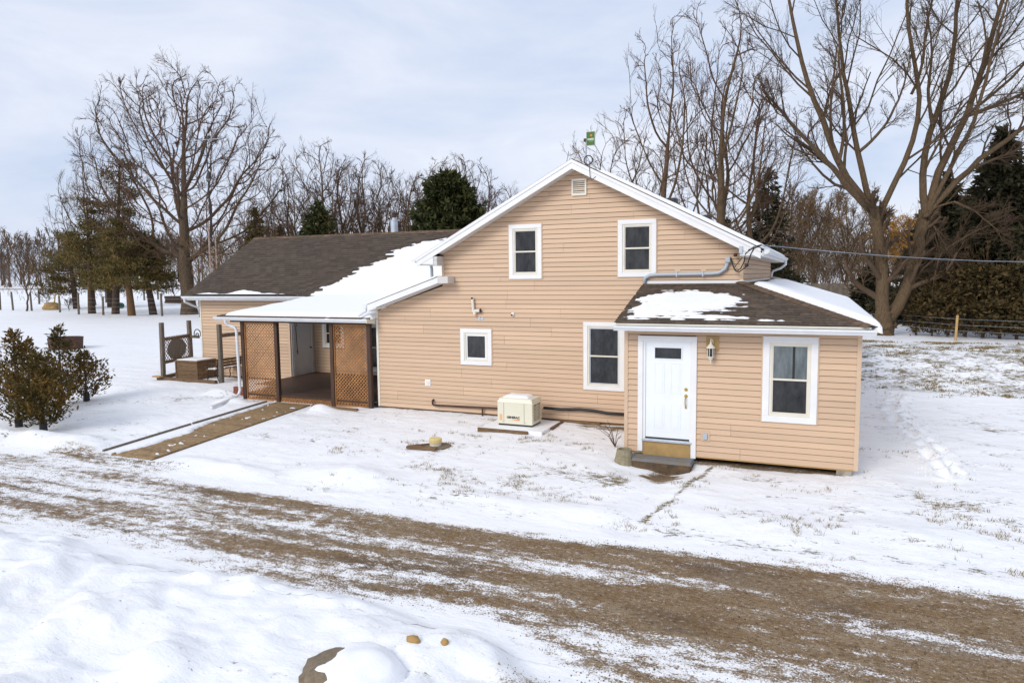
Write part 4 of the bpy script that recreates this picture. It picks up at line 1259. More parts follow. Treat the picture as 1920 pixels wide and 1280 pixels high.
PW = Vector((18.04, 30.57, 0))
pole = thing('utility_pole', 'wooden utility pole carrying the overhead service wire', 'pole', (PW.x, PW.y, gzf(PW.x, PW.y)))
MB().tube([(0, 0, -0.5), (0, 0, 5.6)], [0.15, 0.11], 10).build('shaft', M['greywood'], pole)
MB().beam((-0.9, 0, 4.6), (0.9, 0, 4.6), 0.1, 0.12).build('crossarm', M['greywood'], pole)
w0, w1 = Vector((2.47, 1.94, 4.49)), Vector((18.04, 30.57, 4.55))
wire = MB().tube([w0.lerp(w1, t)+Vector((0, 0, -0.32*4*t*(1-t))) for t in np.linspace(0, 1, 24)], [0.005+0.004*t for t in np.linspace(0, 1, 24)], 6).build('service_wire', M['galv'])
tag(wire, 'thin overhead power wire running from the gable corner to the right', 'wire')
wire2 = MB().tube([w0.lerp(w1, t)+Vector((0, 0, -0.32*4*t*(1-t)-0.022+0.014*math.sin(t*60))) for t in np.linspace(0, 1, 90)], [0.007+0.006*t for t in np.linspace(0, 1, 90)], 5).build('insulated_cable', M['black'])
tag(wire2, 'black insulated cable twisted round the overhead power wire', 'cable')

# internet antenna on the ridge
an = thing('antenna_sign', 'small green internet antenna panel on a pole at the roof ridge', 'antenna', (-1.62, 2.55, 6.62))
MB().tube([(0, 0, -0.05), (0, 0, 0.46), (0.02, 0, 0.5)], 0.022, 8).build('pole', M['pipe_grey'], an)
MB().box(-0.05, 0.03, -0.04, 0.04, 0.46, 0.53).build('bracket', M['black'], an)
pn = MB().box(0.02, 0.235, -0.06, -0.01, 0.355, 0.675).build('panel', M['offwhite'], an, bevel=0.01)
fc = MB().box(0.028, 0.230, -0.064, -0.060, 0.362, 0.670).build('face', M['green_sign'], an)
text('lettering', 'nwic', 0.085, an, M['white_ink'], (0.135, -0.0655, 0.50), bold=0.002)
MB().box(0.10, 0.19, -0.066, -0.0645, 0.447, 0.452).build('underline', M['white_ink'], an)
dm = MB().lathe([(0.026, 0.0), (0.026, 0.002)], (0, 0, 0), 14).build('emblem', M['orange'], an)
dm.rotation_euler = (math.pi/2, 0, 0)
dm.location = (0.145, -0.0645, 0.585)
MB().tube([(0.06+0.105*math.cos(a), -0.02, 0.02+0.105*math.sin(a)) for a in np.linspace(0, 2*math.pi, 25)], 0.013, 6, cap=False).build('cable_coil', M['black'], an)
MB().tube([(0.15, -0.02, 0.08), (0.22, -0.1, 0.0), (0.26, -0.3, -0.08), (0.27, -0.62, -0.13), (0.29, -0.63, -0.45), (0.33, -0.62, -0.55), (0.37, -0.6, -0.50), (0.42, -0.6, -0.46)], 0.007, 6).build('lead', M['black'], an)

# generator on its pad
GX, GY = -3.02, 1.60
GZ = gzf(GX, GY)
pad = thing('generator_pad', 'snow covered timber edged pad under the generator', 'pad', (GX, GY, GZ))
MB().box(-0.74, 0.84, -0.70, 0.62, -0.15, 0.035).build('gravel_bed', M['snow'], pad, bevel=0.02)
MB().box(-0.78, 0.50, -0.76, -0.70, -0.15, 0.030).build('timber', M['brownwood'], pad)
MB().box(0.85, 0.91, -0.15, 0.64, -0.15, 0.036).build('timber', M['brownwood'], pad)
gen = thing('standby_generator', 'cream standby generator with orange and black logo beside the gable wall', 'generator', (GX, GY, GZ+0.035))
gw, gd, gh = 0.455, 0.31, 0.60
MB().box(-gw+0.02, gw-0.02, -gd+0.02, gd-0.02, 0.0, 0.05).build('base', M['black'], gen)
MB().box(-gw, gw, -gd, gd, 0.04, gh).build('cabinet', M['gen'], gen, bevel=0.018)
MB().hexa([(-gw-.012, -gd-.012, gh-.045), (gw+.012, -gd-.012, gh-.045), (gw+.012, gd+.012, gh-.045), (-gw-.012, gd+.012, gh-.045),
           (-gw+.03, -gd+.03, gh+.06), (gw-.03, -gd+.03, gh+.06), (gw-.03, gd-.03, gh+.06), (-gw+.03, gd-.03, gh+.06)]).build('lid', M['gen'], gen, bevel=0.015)
for x in (-gw+.03, gw-.04):
    for y in (-gd+.03, gd-.04):
        MB().lathe([(0.016, 0.0), (0.016, 0.02)], (x, y, gh+0.012), 8).build('lid_bolt', M['black'], gen)
for x in (-0.285, 0.245):
    MB().box(x-0.004, x+0.004, -gd-0.003, -gd+0.002, 0.06, gh-0.05).build('panel_joint', M['gen_dark'], gen)
for x in (-0.32, 0.28):
    MB().lathe([(0.008, 0.0), (0.008, 0.006)], (x, -gd-0.003, 0.09), 6).build('latch', M['black'], gen)
MB().box(-0.40, -0.325, -gd-0.002, -gd+0.002, 0.12, 0.27).build('warning_label', M['yellow'], gen)
text('lettering', 'GENERAC', 0.072, gen, M['ink'], (-0.04, -gd-0.0025, 0.205), bold=0.0035, sx=1.05)
MB().prism([(-0.12, 0.150), (0.125, 0.138), (0.125, 0.165)], -gd-0.003, -gd+0.002, lambda a, b, d: (a, d, b)).build('logo_flash', M['orange'], gen)
for r0, r1 in ((-0.22, -0.02), (0.02, 0.22)):
    for k in range(11):
        z = 0.13+k*0.035
        MB().hexa([(gw-0.004, r0, z), (gw+0.010, r0, z-0.012), (gw+0.010, r1, z-0.012), (gw-0.004, r1, z), (gw-0.004, r0, z+0.006), (gw+0.010, r0, z-0.006), (gw+0.010, r1, z-0.006), (gw-0.004, r1, z+0.006)]).build('louvre', M['gen'], gen)
    MB().box(gw-0.002, gw+0.002, r0, r1, 0.12, 0.52).build('louvre_back', M['gen_dark'], gen)
gs_ = MB().hexa([(-.40, -.22, .655), (.33, -.22, .655), (.33, .24, .655), (-.40, .24, .655), (-.28, -.12, .72), (.24, -.12, .715), (.24, .17, .715), (-.28, .17, .72)]).build('snow_cap', M['snow'], None, bevel=0.03, smooth=True, seg=3)
gs_.location = (GX, GY, GZ+0.035)
tag(gs_, 'cap of snow on top of the cream generator', None, kind='stuff')
# pipes along the wall base
pp = thing('gas_pipe', 'rusty gas pipe along the foot of the gable wall', 'pipe', (0, D1, 0))
MB().tube([(-5.83, -0.02, 0.60), (-5.83, -0.07, 0.60), (-5.83, -0.08, 0.585), (-5.83, -0.08, 0.50), (-5.80, -0.08, 0.47), (-3.4, -0.08, 0.52)], 0.026, 8).build('run', M['rust'], pp)
MB().tube([(-4.35, -0.08, 0.50), (-4.35, -0.08, 0.22)], 0.022, 8).build('leg', M['rust'], pp)
MB().tube([(-4.43, -0.08, 0.24), (-4.27, -0.08, 0.24)], 0.03, 8).build('union', M['rust'], pp)
bh = MB().tube([(-2.62, D1-0.16, 0.62), (-2.2, D1-0.10, 0.60), (-1.7, D1-0.09, 0.63), (-1.35, D1-0.09, 0.62), (-1.0, D1-0.09, 0.58), (-0.02, D1-0.09, 0.58)], 0.036, 8).build('flexible_hose', M['black'], None, smooth=True)
tag(bh, 'black flexible hose running along the wall from generator to entry', 'hose')
bt = MB().box(-2.5, -1.2, 2.27, 2.30, 0.24, 0.33).build('plank', M['brownwood'])
tag(bt, 'brown plank lying against the wall foot behind the generator', 'plank')

# septic riser and boards
SX, SY = -4.12, -0.62
sp = thing('septic_riser', 'yellow and white septic pipe cap sticking out of the snow', 'pipe', (SX, SY, gzf(SX, SY)))
MB().lathe([(0.13, -0.1), (0.13, 0.09)], (0, 0, 0), 14).build('pipe', M['offwhite'], sp)
MB().lathe([(0.145, 0.09), (0.145, 0.17), (0.135, 0.19), (0.0, 0.195)], (0, 0, 0), 14).build('cap', M['capyellow'], sp)
MB().lathe([(0.29, -0.1), (0.29, 0.02), (0.27, 0.03)], (0.06, 0.02, 0), 16).build('collar', M['rock'], sp)
for pts, lb in ((((-4.62, -0.98), (-4.25, -0.60)), 'weathered board propped behind the septic cap'), (((-4.60, -1.02), (-3.92, -0.95)), 'broad brown board lying in front of the septic cap')):
    (xa, ya), (xb, yb) = pts
    o = MB().beam((xa, ya, gzf(xa, ya)+0.04), (xb, yb, gzf(xb, yb)+0.045), 0.13 if 'broad' in lb else 0.05, 0.05).build('plank', M['brownwood'])
    tag(o, lb, 'plank')

# front step, planter, twigs
stp = thing('front_step', 'worn blue-grey painted concrete step below the front door', 'step', (0.82, -0.22, 0.0))
def rough(o, amp):
    bm = bmesh.new(); bm.from_mesh(o.data)
    bmesh.ops.subdivide_edges(bm, edges=list(bm.edges), cuts=2, use_grid_fill=True)
    for v in bm.verts:
        v.co += Vector((random.uniform(-amp, amp), random.uniform(-amp, amp), random.uniform(-amp, amp)*.4))
    bm.to_mesh(o.data); bm.free()
rough(MB().hexa([(-.58, -.17, -.1), (.58, -.17, -.1), (.60, .17, -.1), (-.60, .17, -.1), (-.58, -.15, .185), (.57, -.15, .175), (.59, .168, .185), (-.59, .168, .185)]).build('body', M['step_face'], stp), .010)
rough(MB().hexa([(-.595, -.165, .186), (.59, -.165, .176), (.60, .168, .186), (-.60, .168, .186), (-.57, -.14, .245), (.56, -.14, .235), (.59, .165, .25), (-.58, .165, .255)]).build('tread', M['step'], stp), .008)
po = MB().lathe([(0.20, -0.08), (0.20, 0.0), (0.15, 0.26), (0.11, 0.26), (0.10, 0.16), (0.0, 0.15)], (0.06, -0.27, gzf(0.06, -0.27)+0.02), 14).build('concrete_planter', M['planter'])
tag(po, 'mossy round concrete pot at the left corner of the entry', 'pot')
sh_ = thing('dry_shrub', 'few bare thin twigs beside the entry corner', 'plant', (-0.35, 0.55, gzf(-.35, .55)))
tw = MB()
for a, b, h in ((-.25, -.35, .5), (-.1, -.55, .62), (.1, -.1, .45), (.22, -.3, .35), (-.2, .1, .55), (-.35, -.1, .4)):
    tw.tube([(0, 0, 0), (a*.4, b*.4, h*.6), (a, b, h)], [0.009, 0.007, 0.004], 5)
    tw.tube([(a*.4, b*.4, h*.6), (a*.4+.1, b*.5, h*.8)], [0.006, 0.003], 5)
tw.build('stems', M['twig'], sh_)
ds = MB().tube([(4.36, 9.0, 0.6), (4.42, 8.6, 0.5), (4.75, 8.2, 0.36)], 0.04, 8).build('drain_pipe', M['pipe_grey'])
tag(ds, 'grey drain pipe sticking out of the snow behind the entry corner', 'pipe')

# ------------------------------------------------------------------ ramp and timbers
rampA, rampB = Vector((-10.98, 2.02, 0.285)), Vector((-10.78, -3.45, 0.065))
rmp = thing('wooden_ramp', 'long weathered plank ramp leading from driveway up to the porch', 'ramp', (-10.4, -0.7, 0.2))
RB = Vector((-10.4, -0.7, 0.2))
nbd = 60
for k in range(nbd):
    t0, t1 = (k+0.04)/nbd, (k+0.94)/nbd
    a, b = rampA.lerp(rampB, t0)-RB, rampA.lerp(rampB, t1)-RB
    w = 1.26
    j = random.uniform(-.004, .004)
    MB().hexa([(a.x, a.y, a.z-.03+j), (b.x, b.y, b.z-.03+j), (b.x+w, b.y, b.z-.03+j), (a.x+w, a.y, a.z-.03+j), (a.x, a.y, a.z+j), (b.x, b.y, b.z+j), (b.x+w, b.y, b.z+j), (a.x+w, a.y, a.z+j)]).build('plank', M['ramp'], rmp)
for dx in (0.02, 1.24):
    a, b = rampA-RB, rampB-RB
    MB().beam((a.x+dx, a.y, a.z-0.10), (b.x+dx, b.y, b.z-0.10), 0.05, 0.14).build('stringer', M['brownwood'], rmp)
US, VS = np.linspace(0, 1.28, 27), np.linspace(0, 1, 120)
def H_ramp(u, v):
    lim = 0.03+0.30*S((v-0.42)/0.25)*(0.6+0.8*fbm(v*9, u*0, 3))*(1-0.3*S((v-.85)/.15))+0.06*fbm(v*20, u*0+2, 2)
    m = (lim-u)/0.12
    m = np.maximum(m, (fbm(u*6, v*40, 3)-0.75)*6)
    return 0.006+0.045*S(m)-0.07*(m < 0.03)
snow_sheet('ramp_snow', lambda u, v: (rampA.x+(rampB.x-rampA.x)*v+u-0.03, rampA.y+(rampB.y-rampA.y)*v, rampA.z+(rampB.z-rampA.z)*v), US, VS, H_ramp,
           'strip of snow along the left edge of the plank ramp', (0, 0, 1))
def timber(p, q, w, h, m, label, cat='timber', group=None):
    o = MB().beam(p, q, w, h).build('timber', M[m], bevel=0.008, seg=1)
    return tag(o, label, cat, group)
timber((-11.36, 2.05, gzf(-11.36, 2.05)+.012), (-11.33, -0.7, gzf(-11.33, -0.7)+.012), 0.06, 0.06, 'greywood', 'dark landscape timber beside the ramp, the end nearest the porch')
timber((-11.33, -0.76, gzf(-11.33, -0.76)+.012), (-11.25, -3.3, gzf(-11.25, -3.3)+.012), 0.06, 0.06, 'greywood', 'dark landscape timber beside the ramp, the end nearest the driveway')
timber((-9.6, 1.95, gzf(-9.6, 1.95)+.03), (-7.9, 1.75, gzf(-7.9, 1.75)+.03), 0.10, 0.06, 'brownwood', 'long brown board lying in the snow in front of the right porch lattice')

# ------------------------------------------------------------------ garden frame, bin and bench left of the porch
def zg(x, y): return gzf(x, y)
def gpost(x, y, h, lab, lean=(0, 0)):
    o = MB().beam((x, y, zg(x, y)-0.1), (x+lean[0], y+lean[1], zg(x, y)+h), 0.135, 0.135, up=(0, 1, 0)).build('timber_post', M['greywood'], bevel=0.012, seg=1)
    return tag(o, lab, 'post')
p1, p2, p3 = (-18.42, 4.45), (-18.98, 6.25), (-15.55, 4.42)
gpost(*p1, 2.06, 'grey timber post at the near end of the round trellis', (0.05, 0))
gpost(*p2, 2.02, 'grey timber post at the far end of the round trellis', (-0.03, 0))
gpost(*p3, 2.05, 'grey timber post standing alone in front of the bench', (0.0, 0))
tr = thing('trellis', 'weathered lattice trellis with a round woven disc between two grey posts', 'trellis', (-18.70, 5.35, zg(-18.7, 5.35)))
tdir = (Vector((p2[0], p2[1], 0))-Vector((p1[0], p1[1], 0)))
tl = tdir.length
tr.rotation_euler = (0, 0, math.atan2(tdir.y, tdir.x))
for z in (1.42, 0.58):
    MB().box(-tl/2+0.06, tl/2-0.06, -0.045, 0.045, z-0.055, z+0.055).build('rail', M['brownwood'], tr)
Wt, z0t, z1t = tl/2-0.08, 0.60, 1.50
for sgn in (1, -1):
    c = -2.0
    while c < 2.0:
        pts = []
        for s in (-Wt, Wt):
            z = z0t+0.45+sgn*(s-c)
            if z0t <= z <= z1t: pts.append((s, z))
        for z in (z0t, z1t):
            s = c+sgn*(z-z0t-0.45)
            if -Wt < s < Wt: pts.append((s, z))
        if len(pts) >= 2:
            (sa, za), (sb, zb) = pts[:2]
            if abs(sa-sb) > 0.05:
                MB().beam((sa, 0.02 if sgn > 0 else 0.03, za), (sb, 0.02 if sgn > 0 else 0.03, zb), 0.028, 0.008, up=(0, 1, 0)).build('slat', M['iron'] if False else M['brownwood'], tr)
        c += 0.16
dk = MB().lathe([(0.40, 0.0), (0.40, 0.012)], (0, 0, 0), 36).build('disc', M['greywood'], tr)
dk.rotation_euler = (math.pi/2, 0, 0)
dk.scale = (1.55, 0.98, 1)
dk.location = (0, 0.0, 1.0)
hr = thing('horseshoe_ornament', 'iron ring ornament on a stub rail at the far trellis post', 'ornament', (-18.72, 6.15, zg(-18.7, 6.2)+1.42))
MB().beam((-0.2, 0, -0.02), (0.35, -0.02, -0.02), 0.06, 0.10).build('stub_rail', M['greywood'], hr)
MB().tube([(0.33+0.17*math.cos(a), -0.08, 0.09+0.19*math.sin(a)) for a in np.linspace(-0.4, math.pi+0.4, 14)], 0.018, 6).build('ring', M['iron'], hr)
MB().tube([(0.33+0.07*math.cos(a), -0.09, 0.05+0.08*math.sin(a)) for a in np.linspace(0, 2*math.pi, 12)], 0.022, 6).build('inner_ring', M['greywood'], hr)
timber((-15.58, 4.45, zg(-15.55, 4.45)+1.64), (-15.72, 5.55, zg(-15.6, 5.5)+1.66), 0.06, 0.13, 'greywood', 'grey rail joining the lone post to the wing wall', 'rail')
timber((-18.45, 4.25, zg(-18.4, 4.25)+.05), (-15.6, 4.22, zg(-15.6, 4.22)+.05), 0.14, 0.12, 'brownwood', 'long brown timber edging along the front of the garden bed')
timber((-18.4, 4.35, zg(-18.4, 4.35)+.06), (-18.85, 6.1, zg(-18.9, 6.1)+.06), 0.14, 0.12, 'brownwood', 'brown timber edging under the round trellis')
timber((-18.5, 4.12, zg(-18.4, 4.1)+.14), (-18.12, 4.10, zg(-18.1, 4.1)+.14), 0.18, 0.05, 'tanwood', 'short yellow board end at the foot of the near trellis post')
bx = thing('wooden_bin', 'brown plank storage bin with snow on its lid, beside the round trellis', 'bin', (-17.35, 4.95, zg(-17.35, 4.95)))
bx.rotation_euler = (0, 0, 0.03)
for k in range(4):
    z = 0.02+k*0.155
    MB().box(-0.62, 0.40, -0.30, -0.27, z, z+0.148).build('front_board', M['brownwood'], bx)
    MB().box(0.37, 0.40, -0.269, 0.55, z, z+0.148).build('side_board', M['brownwood'], bx)
    MB().box(-0.62, -0.59, -0.269, 0.55, z, z+0.148).build('side_board', M['brownwood'], bx)
    MB().box(-0.589, 0.369, 0.52, 0.55, z, z+0.148).build('back_board', M['brownwood'], bx)
for x in (-0.64, 0.37):
    MB().box(x, x+0.05, -0.325, -0.301, 0.0, 0.63).build('corner_batten', M['brownwood'], bx)
MB().box(-0.67, 0.45, -0.35, 0.58, 0.645, 0.685).build('lid', M['brownwood'], bx)
bs = MB().box(-17.95, -16.95, 4.66, 5.48, 0, 0.035).build('lid_snow', M['snow'], None, bevel=0.015, smooth=True)
bs.location = (0, 0, zg(-17.35, 4.95)+0.686)
tag(bs, 'thin snow lying on the lid of the wooden bin', None, kind='stuff')
# bench with cast iron ends, seen end on
be = thing('garden_bench', 'iron and wood park bench with snow on its slats in front of the wing wall', 'bench', (-15.95, 4.95, zg(-15.95, 4.95)))
for y in (-0.52, 0.52):
    e = MB()
    e.tube([(-0.30, y, 0.0), (-0.24, y, 0.12), (-0.27, y, 0.25), (-0.22, y, 0.40)], 0.018, 6)
    e.tube([(0.28, y, 0.0), (0.20, y, 0.15), (0.20, y, 0.40), (0.30, y, 0.80)], 0.018, 6)
    e.tube([(-0.22, y, 0.40), (0.20, y, 0.40)], 0.018, 6)
    e.tube([(-0.26, y, 0.40), (-0.28, y, 0.58), (-0.15, y, 0.64), (0.24, y, 0.60)], 0.016, 6)
    e.tube([(-0.08+0.07*math.cos(a), y, 0.50+0.07*math.sin(a)) for a in np.linspace(0, 6.28, 10)], 0.010, 5)
    e.build('end_frame', M['iron'], be)
for k in range(4):
    MB().box(-0.24+k*0.115, -0.145+k*0.115, -0.60, 0.60, 0.415, 0.438).build('seat_slat', M['brownwood'], be)
for k in range(3):
    z = 0.50+k*0.11
    MB().hexa([(0.205+k*.028, -0.60, z), (0.228+k*.028, -0.60, z), (0.228+k*.028, 0.60, z), (0.205+k*.028, 0.60, z), (0.225+k*.028, -0.60, z+.09), (0.248+k*.028, -0.60, z+.09), (0.248+k*.028, 0.60, z+.09), (0.225+k*.028, 0.60, z+.09)]).build('back_slat', M['brownwood'], be)
for k, (ya, yb) in enumerate(((-.55, -.2), (-.1, .15), (.25, .5))):
    o = MB().box(-16.15, -15.80, 4.95+ya, 4.95+yb, 0, 0.03).build('bench_snow', M['snow'], None, bevel=0.012)
    o.location.z = zg(-15.95, 4.95)+0.439
    tag(o, 'patch of snow on the bench seat, %s of three' % ('nearest', 'middle', 'farthest')[k], None, kind='stuff')

# fire ring
fr_ = thing('fire_ring', 'rusty steel fire ring standing in the snowy yard behind the cedars', 'fire pit', (-32.3, 10.3, gzf(-32.3, 10.3)))
fm = MB()
N = 24
for k in range(N):
    a0, a1 = 2*math.pi*k/N, 2*math.pi*(k+1)/N
    for (r0, r1) in ((0.78, 0.75),):
        P = lambda a, r, z: (r*math.cos(a), r*math.sin(a), z)
        fm.hexa([P(a0, r0-.03, -0.1), P(a1, r0-.03, -0.1), P(a1, r1-.03+.04, -0.1), P(a0, r1-.03+.04, -0.1), P(a0, r0+.0, 0.56), P(a1, r0+.0, 0.56), P(a1, r0+.03, 0.56), P(a0, r0+.03, 0.56)])
fm.build('wall', M['rust'], fr_)
MB().tube([(0.80*math.cos(a), 0.80*math.sin(a), 0.57) for a in np.linspace(0, 2*math.pi, 37)], 0.025, 6, cap=False).build('rim', M['rust'], fr_)
fs = MB().tube([(-32.3+0.80*math.cos(a), 10.3+0.80*math.sin(a), 0.60+gzf(-32.3, 10.3)) for a in np.linspace(3.7, 4.4, 8)], 0.025, 6).build('rim_snow', M['snow'])
tag(fs, 'bit of snow on the rim of the fire ring', None, kind='stuff')

# television mast
tm = thing('antenna_tower', 'rusty lattice television mast with antenna beyond the wing roof', 'tower', (-21.1, 9.6, gzf(-21.1, 9.6)))
zt = 6.1
legs = [(-0.16, 0, 0), (0.14, 0.1, 0), (0.02, -0.18, 0)]
for i, l in enumerate(legs):
    MB().tube([(l[0], l[1], 0), (l[0]*0.9, l[1]*0.9, zt if i == 0 else (5.4 if i == 1 else zt-0.2))], 0.030, 6).build('leg', M['rust_or'], tm)
br = MB()
for k in range(12):
    z = 0.4+k*0.43
    for a, b in ((0, 1), (1, 2), (2, 0)):
        p, q = legs[a], legs[b]
        br.tube([(p[0]*.95, p[1]*.95, z), (q[0]*.95, q[1]*.95, z+0.32)], 0.009, 5)
br.build('bracing', M['rust_or'], tm)
MB().tube([(-0.02, 0, 5.0), (-0.02, 0, 9.75)], 0.022, 6).build('mast', M['iron'], tm)
MB().lathe([(0.03, 0.0), (0.13, 0.02), (0.10, 0.15), (0.04, 0.34), (0.03, 0.36)], (0.02, 0, 7.95), 8).build('rotor', M['iron'], tm)
aa = MB().tube([(-0.95, 0, 9.66), (0.75, 0, 9.62)], 0.012, 5)
for k in range(7):
    x = -0.9+k*0.24
    aa.tube([(x, -0.3, 9.66), (x, 0.3, 9.64)], 0.004, 4)
aa.tube([(-0.95, 0, 9.55), (-0.5, 0, 9.56)], 0.008, 4)
aa.build('aerial', M['galv'], tm)

# boulder and stones in the foreground
def rocky(name, loc, r, sc_, seed, m, label, amp=0.16, sub=3):
    bm = bmesh.new()
    bmesh.ops.create_icosphere(bm, subdivisions=sub, radius=r)
    from mathutils import noise as mn
    for v in bm.verts:
        d = v.co.normalized()
        k = 1+amp*mn.fractal(d*1.7+Vector((seed, 0, 0)), 1.0, 2.0, 4)
        v.co = Vector((d.x*sc_[0], d.y*sc_[1], d.z*sc_[2]))*r*k
    me = bpy.data.meshes.new(name)
    bm.to_mesh(me); bm.free()
    me.materials.append(m)
    me.polygons.foreach_set('use_smooth', np.ones(len(me.polygons), bool))
    o = link(name, me)
    o.location = loc
    return tag(o, label, 'rock')
bo = rocky('boulder', (-0.36, -8.86, 0.05), 0.50, (1.16, 0.90, 0.66), 3.1, M['rock'], 'large brown boulder with a snow cap at the bottom of the picture', 0.16, 4)
me = bo.data.copy()
me.materials.clear(); me.materials.append(M['snow'])
me.name = 'boulder_snow'
bm = bmesh.new(); bm.from_mesh(me)
from mathutils import noise as mn
dele = []
for v in bm.verts:
    w = v.co.x*0.9+v.co.z*0.55-0.05*0+0.13*mn.noise(v.co*7)+0.05*mn.noise(v.co*21)+v.co.y*0.25
    t = max(0, min(1, (w+0.045)/0.10))
    v.co += v.normal*((0.020+0.022*mn.noise(v.co*6)+0.010*mn.noise(v.co*17))*t-0.015*(1-t))
bm.to_mesh(me); bm.free()
bsn = link('boulder_snow', me); bsn.location = bo.location
tag(bsn, 'snow cap covering most of the boulder at the bottom of the picture', None, kind='stuff')
rocky('stone', (-0.02, -8.30, gzf(-.02, -8.3)+0.015), 0.075, (1.1, 0.7, 0.6), 1.2, M['straw'], 'tan wedge shaped stone in the snow right of the boulder', 0.25, 2)
rocky('stone', (0.28, -8.20, gzf(.28, -8.2)+0.02), 0.045, (0.9, 0.8, 0.9), 5.2, M['straw'], 'small round tan stone, farther from the boulder', 0.25, 2)

# ------------------------------------------------------------------ trees
def nrm(v):
    return v/np.maximum(np.linalg.norm(v, axis=-1, keepdims=True), 1e-9)
def tubes(P, R, n):
    """P (N, m, 3), R (N, m) -> verts, quads"""
    N, m = R.shape
    T = np.gradient(P, axis=1)
    T = nrm(T)
    mean = nrm(T.mean(1))
    ref = np.eye(3)[np.argmin(np.abs(mean), axis=1)][:, None, :]
    A = nrm(np.cross(T, ref))
    B = np.cross(T, A)
    ang = np.arange(n)*2*np.pi/n
    V = P[:, :, None, :]+R[:, :, None, None]*(A[:, :, None, :]*np.cos(ang)[None, None, :, None]+B[:, :, None, :]*np.sin(ang)[None, None, :, None])
    base = (np.arange(N)[:, None, None]*m+np.arange(m-1)[None, :, None])*n
    j = np.arange(n)[None, None, :]
    j2 = (j+1) % n
    F = np.stack([base+j, base+j2, base+n+j2, base+n+j], -1).reshape(-1, 4)
    return V.reshape(-1, 3), F
def join(parts):
    Vs, Fs, o = [], [], 0
    for V, F in parts:
        Vs.append(V); Fs.append(F+o); o += len(V)
    return np.concatenate(Vs), np.concatenate(Fs)
def resample(pts, n):
    pts = np.array(pts, float)
    d = np.r_[0, np.cumsum(np.linalg.norm(np.diff(pts, axis=0), axis=1))]
    t = np.linspace(0, d[-1], n)
    # smooth by Catmull-like cubic on each axis
    out = np.stack([np.interp(t, d, pts[:, k]) for k in range(3)], 1)
    for _ in range(2):
        out[1:-1] = 0.25*out[:-2]+0.5*out[1:-1]+0.25*out[2:]
    return out
def spawn(P, R, L, k, t0, t1, lr, ang, up, wig, nseg, rr, rmin, rg, tipr=0.45, outw=0.0):
    """k children for each parent polyline"""
    N, m, _ = P.shape
    t = (np.arange(k)[None, :]+rg.random((N, k)))/k
    t = t0+(t1-t0)*t
    f = t*(m-1)
    i = np.clip(np.floor(f).astype(int), 0, m-2)
    w = (f-i)[..., None]
    n_ = np.arange(N)[:, None]
    p0 = P[n_, i]*(1-w)+P[n_, i+1]*w
    tan = nrm(P[n_, i+1]-P[n_, i])
    r0 = R[n_, i]*(1-w[..., 0])+R[n_, i+1]*w[..., 0]
    az = rg.random((N, k, 3))*2-1
    perp = nrm(np.cross(tan, az))
    a = (ang[0]+(ang[1]-ang[0])*rg.random((N, k)))[..., None]
    d = nrm(tan*np.cos(a)+perp*np.sin(a))
    ln = L[:, None]*lr*(1.15-0.65*t)*(0.65+0.7*rg.random((N, k)))
    r = np.clip(r0*rr*(0.7+0.5*rg.random((N, k))), rmin, None)
    d, p, ln, r = d.reshape(-1, 3), p0.reshape(-1, 3), ln.reshape(-1), r.reshape(-1)
    Q = [p]
    for s in range(nseg):
        d = nrm(d+wig*rg.standard_normal(d.shape)+np.array([0, 0, up]))
        p = p+d*(ln/nseg)[:, None]
        Q.append(p)
    Q = np.stack(Q, 1)
    taper = np.linspace(1, tipr, nseg+1)[None, :]
    return Q, np.maximum(r[:, None]*taper, rmin*0.75), ln
def bare_tree(limbs, levels, seed, m=14, sides=9):
    """limbs: list of (points, r0, r1). Returns trunk mesh arrays and crown mesh arrays"""
    rg = np.random.default_rng(seed)
    P = np.stack([resample(p, m) for p, a, b in limbs])
    jit = rg.standard_normal(P.shape)*0.035
    jit[:, 0] = 0
    R = np.stack([np.linspace(a, b, m) for p, a, b in limbs])
    flare = np.array([max(0, 1-pp[0][2]/0.3) if abs(pp[0][2]) < 0.3 else 0 for pp, a, b in limbs])
    R[:, 0] *= 1+0.55*flare
    R[:, 1] *= 1+0.12*flare
    P = P+jit*np.minimum(1, R[..., None]*4+0.3)
    L = np.array([np.linalg.norm(np.diff(p, axis=0), axis=1).sum() for p in P])
    trunk = tubes(P, R, sides)
    crown = []
    cur = (P, R, L)
    skip = np.array([0.0 if f == 0 else 0.55 for f in flare])
    for li, lv in enumerate(levels):
        Pn, Rn, Ln = cur
        nxt = []
        if li == 0:
            reg = flare == 0
            Pn, Rn, Ln = Pn[reg], Rn[reg], Ln[reg]
        q = spawn(Pn, Rn, Ln, lv['k'], lv.get('t0', 0.2), 0.98, lv['lr'], lv['ang'], lv['up'], lv['wig'], lv['nseg'], lv['rr'], lv['rmin'], rg)
        if li == 0:
            e = spawn(Pn, Rn*1.2, Ln, 4, .80, 1.0, lv['lr']*.75, (.12, .5), lv['up'], lv['wig'], lv['nseg'], lv['rr']*1.2, lv['rmin'], rg)
            q = tuple(np.concatenate([a_, b_]) for a_, b_ in zip(q, e))
        crown.append(tubes(q[0], q[1], lv['sides']))
        cur = q
        if lv.get('carry') and li == 0:
            pass
    return trunk, join(crown)
def lv(k, lr, ang, up, wig, nseg, rr, rmin, sides, t0=0.2):
    return dict(k=k, lr=lr, ang=ang, up=up, wig=wig, nseg=nseg, rr=rr, rmin=rmin, sides=sides, t0=t0)
def make_tree(name, label, loc, rz, trunk, crown, bark, twig, group=None, scale=1.0):
    t = thing(name, label, 'tree', loc, rz, group)
    t.scale = (scale,)*3
    link('trunk', to_mesh('trunk', *trunk, M[bark], smooth=True), t)
    link('crown', to_mesh('crown', *crown, M[twig]), t)
    return t
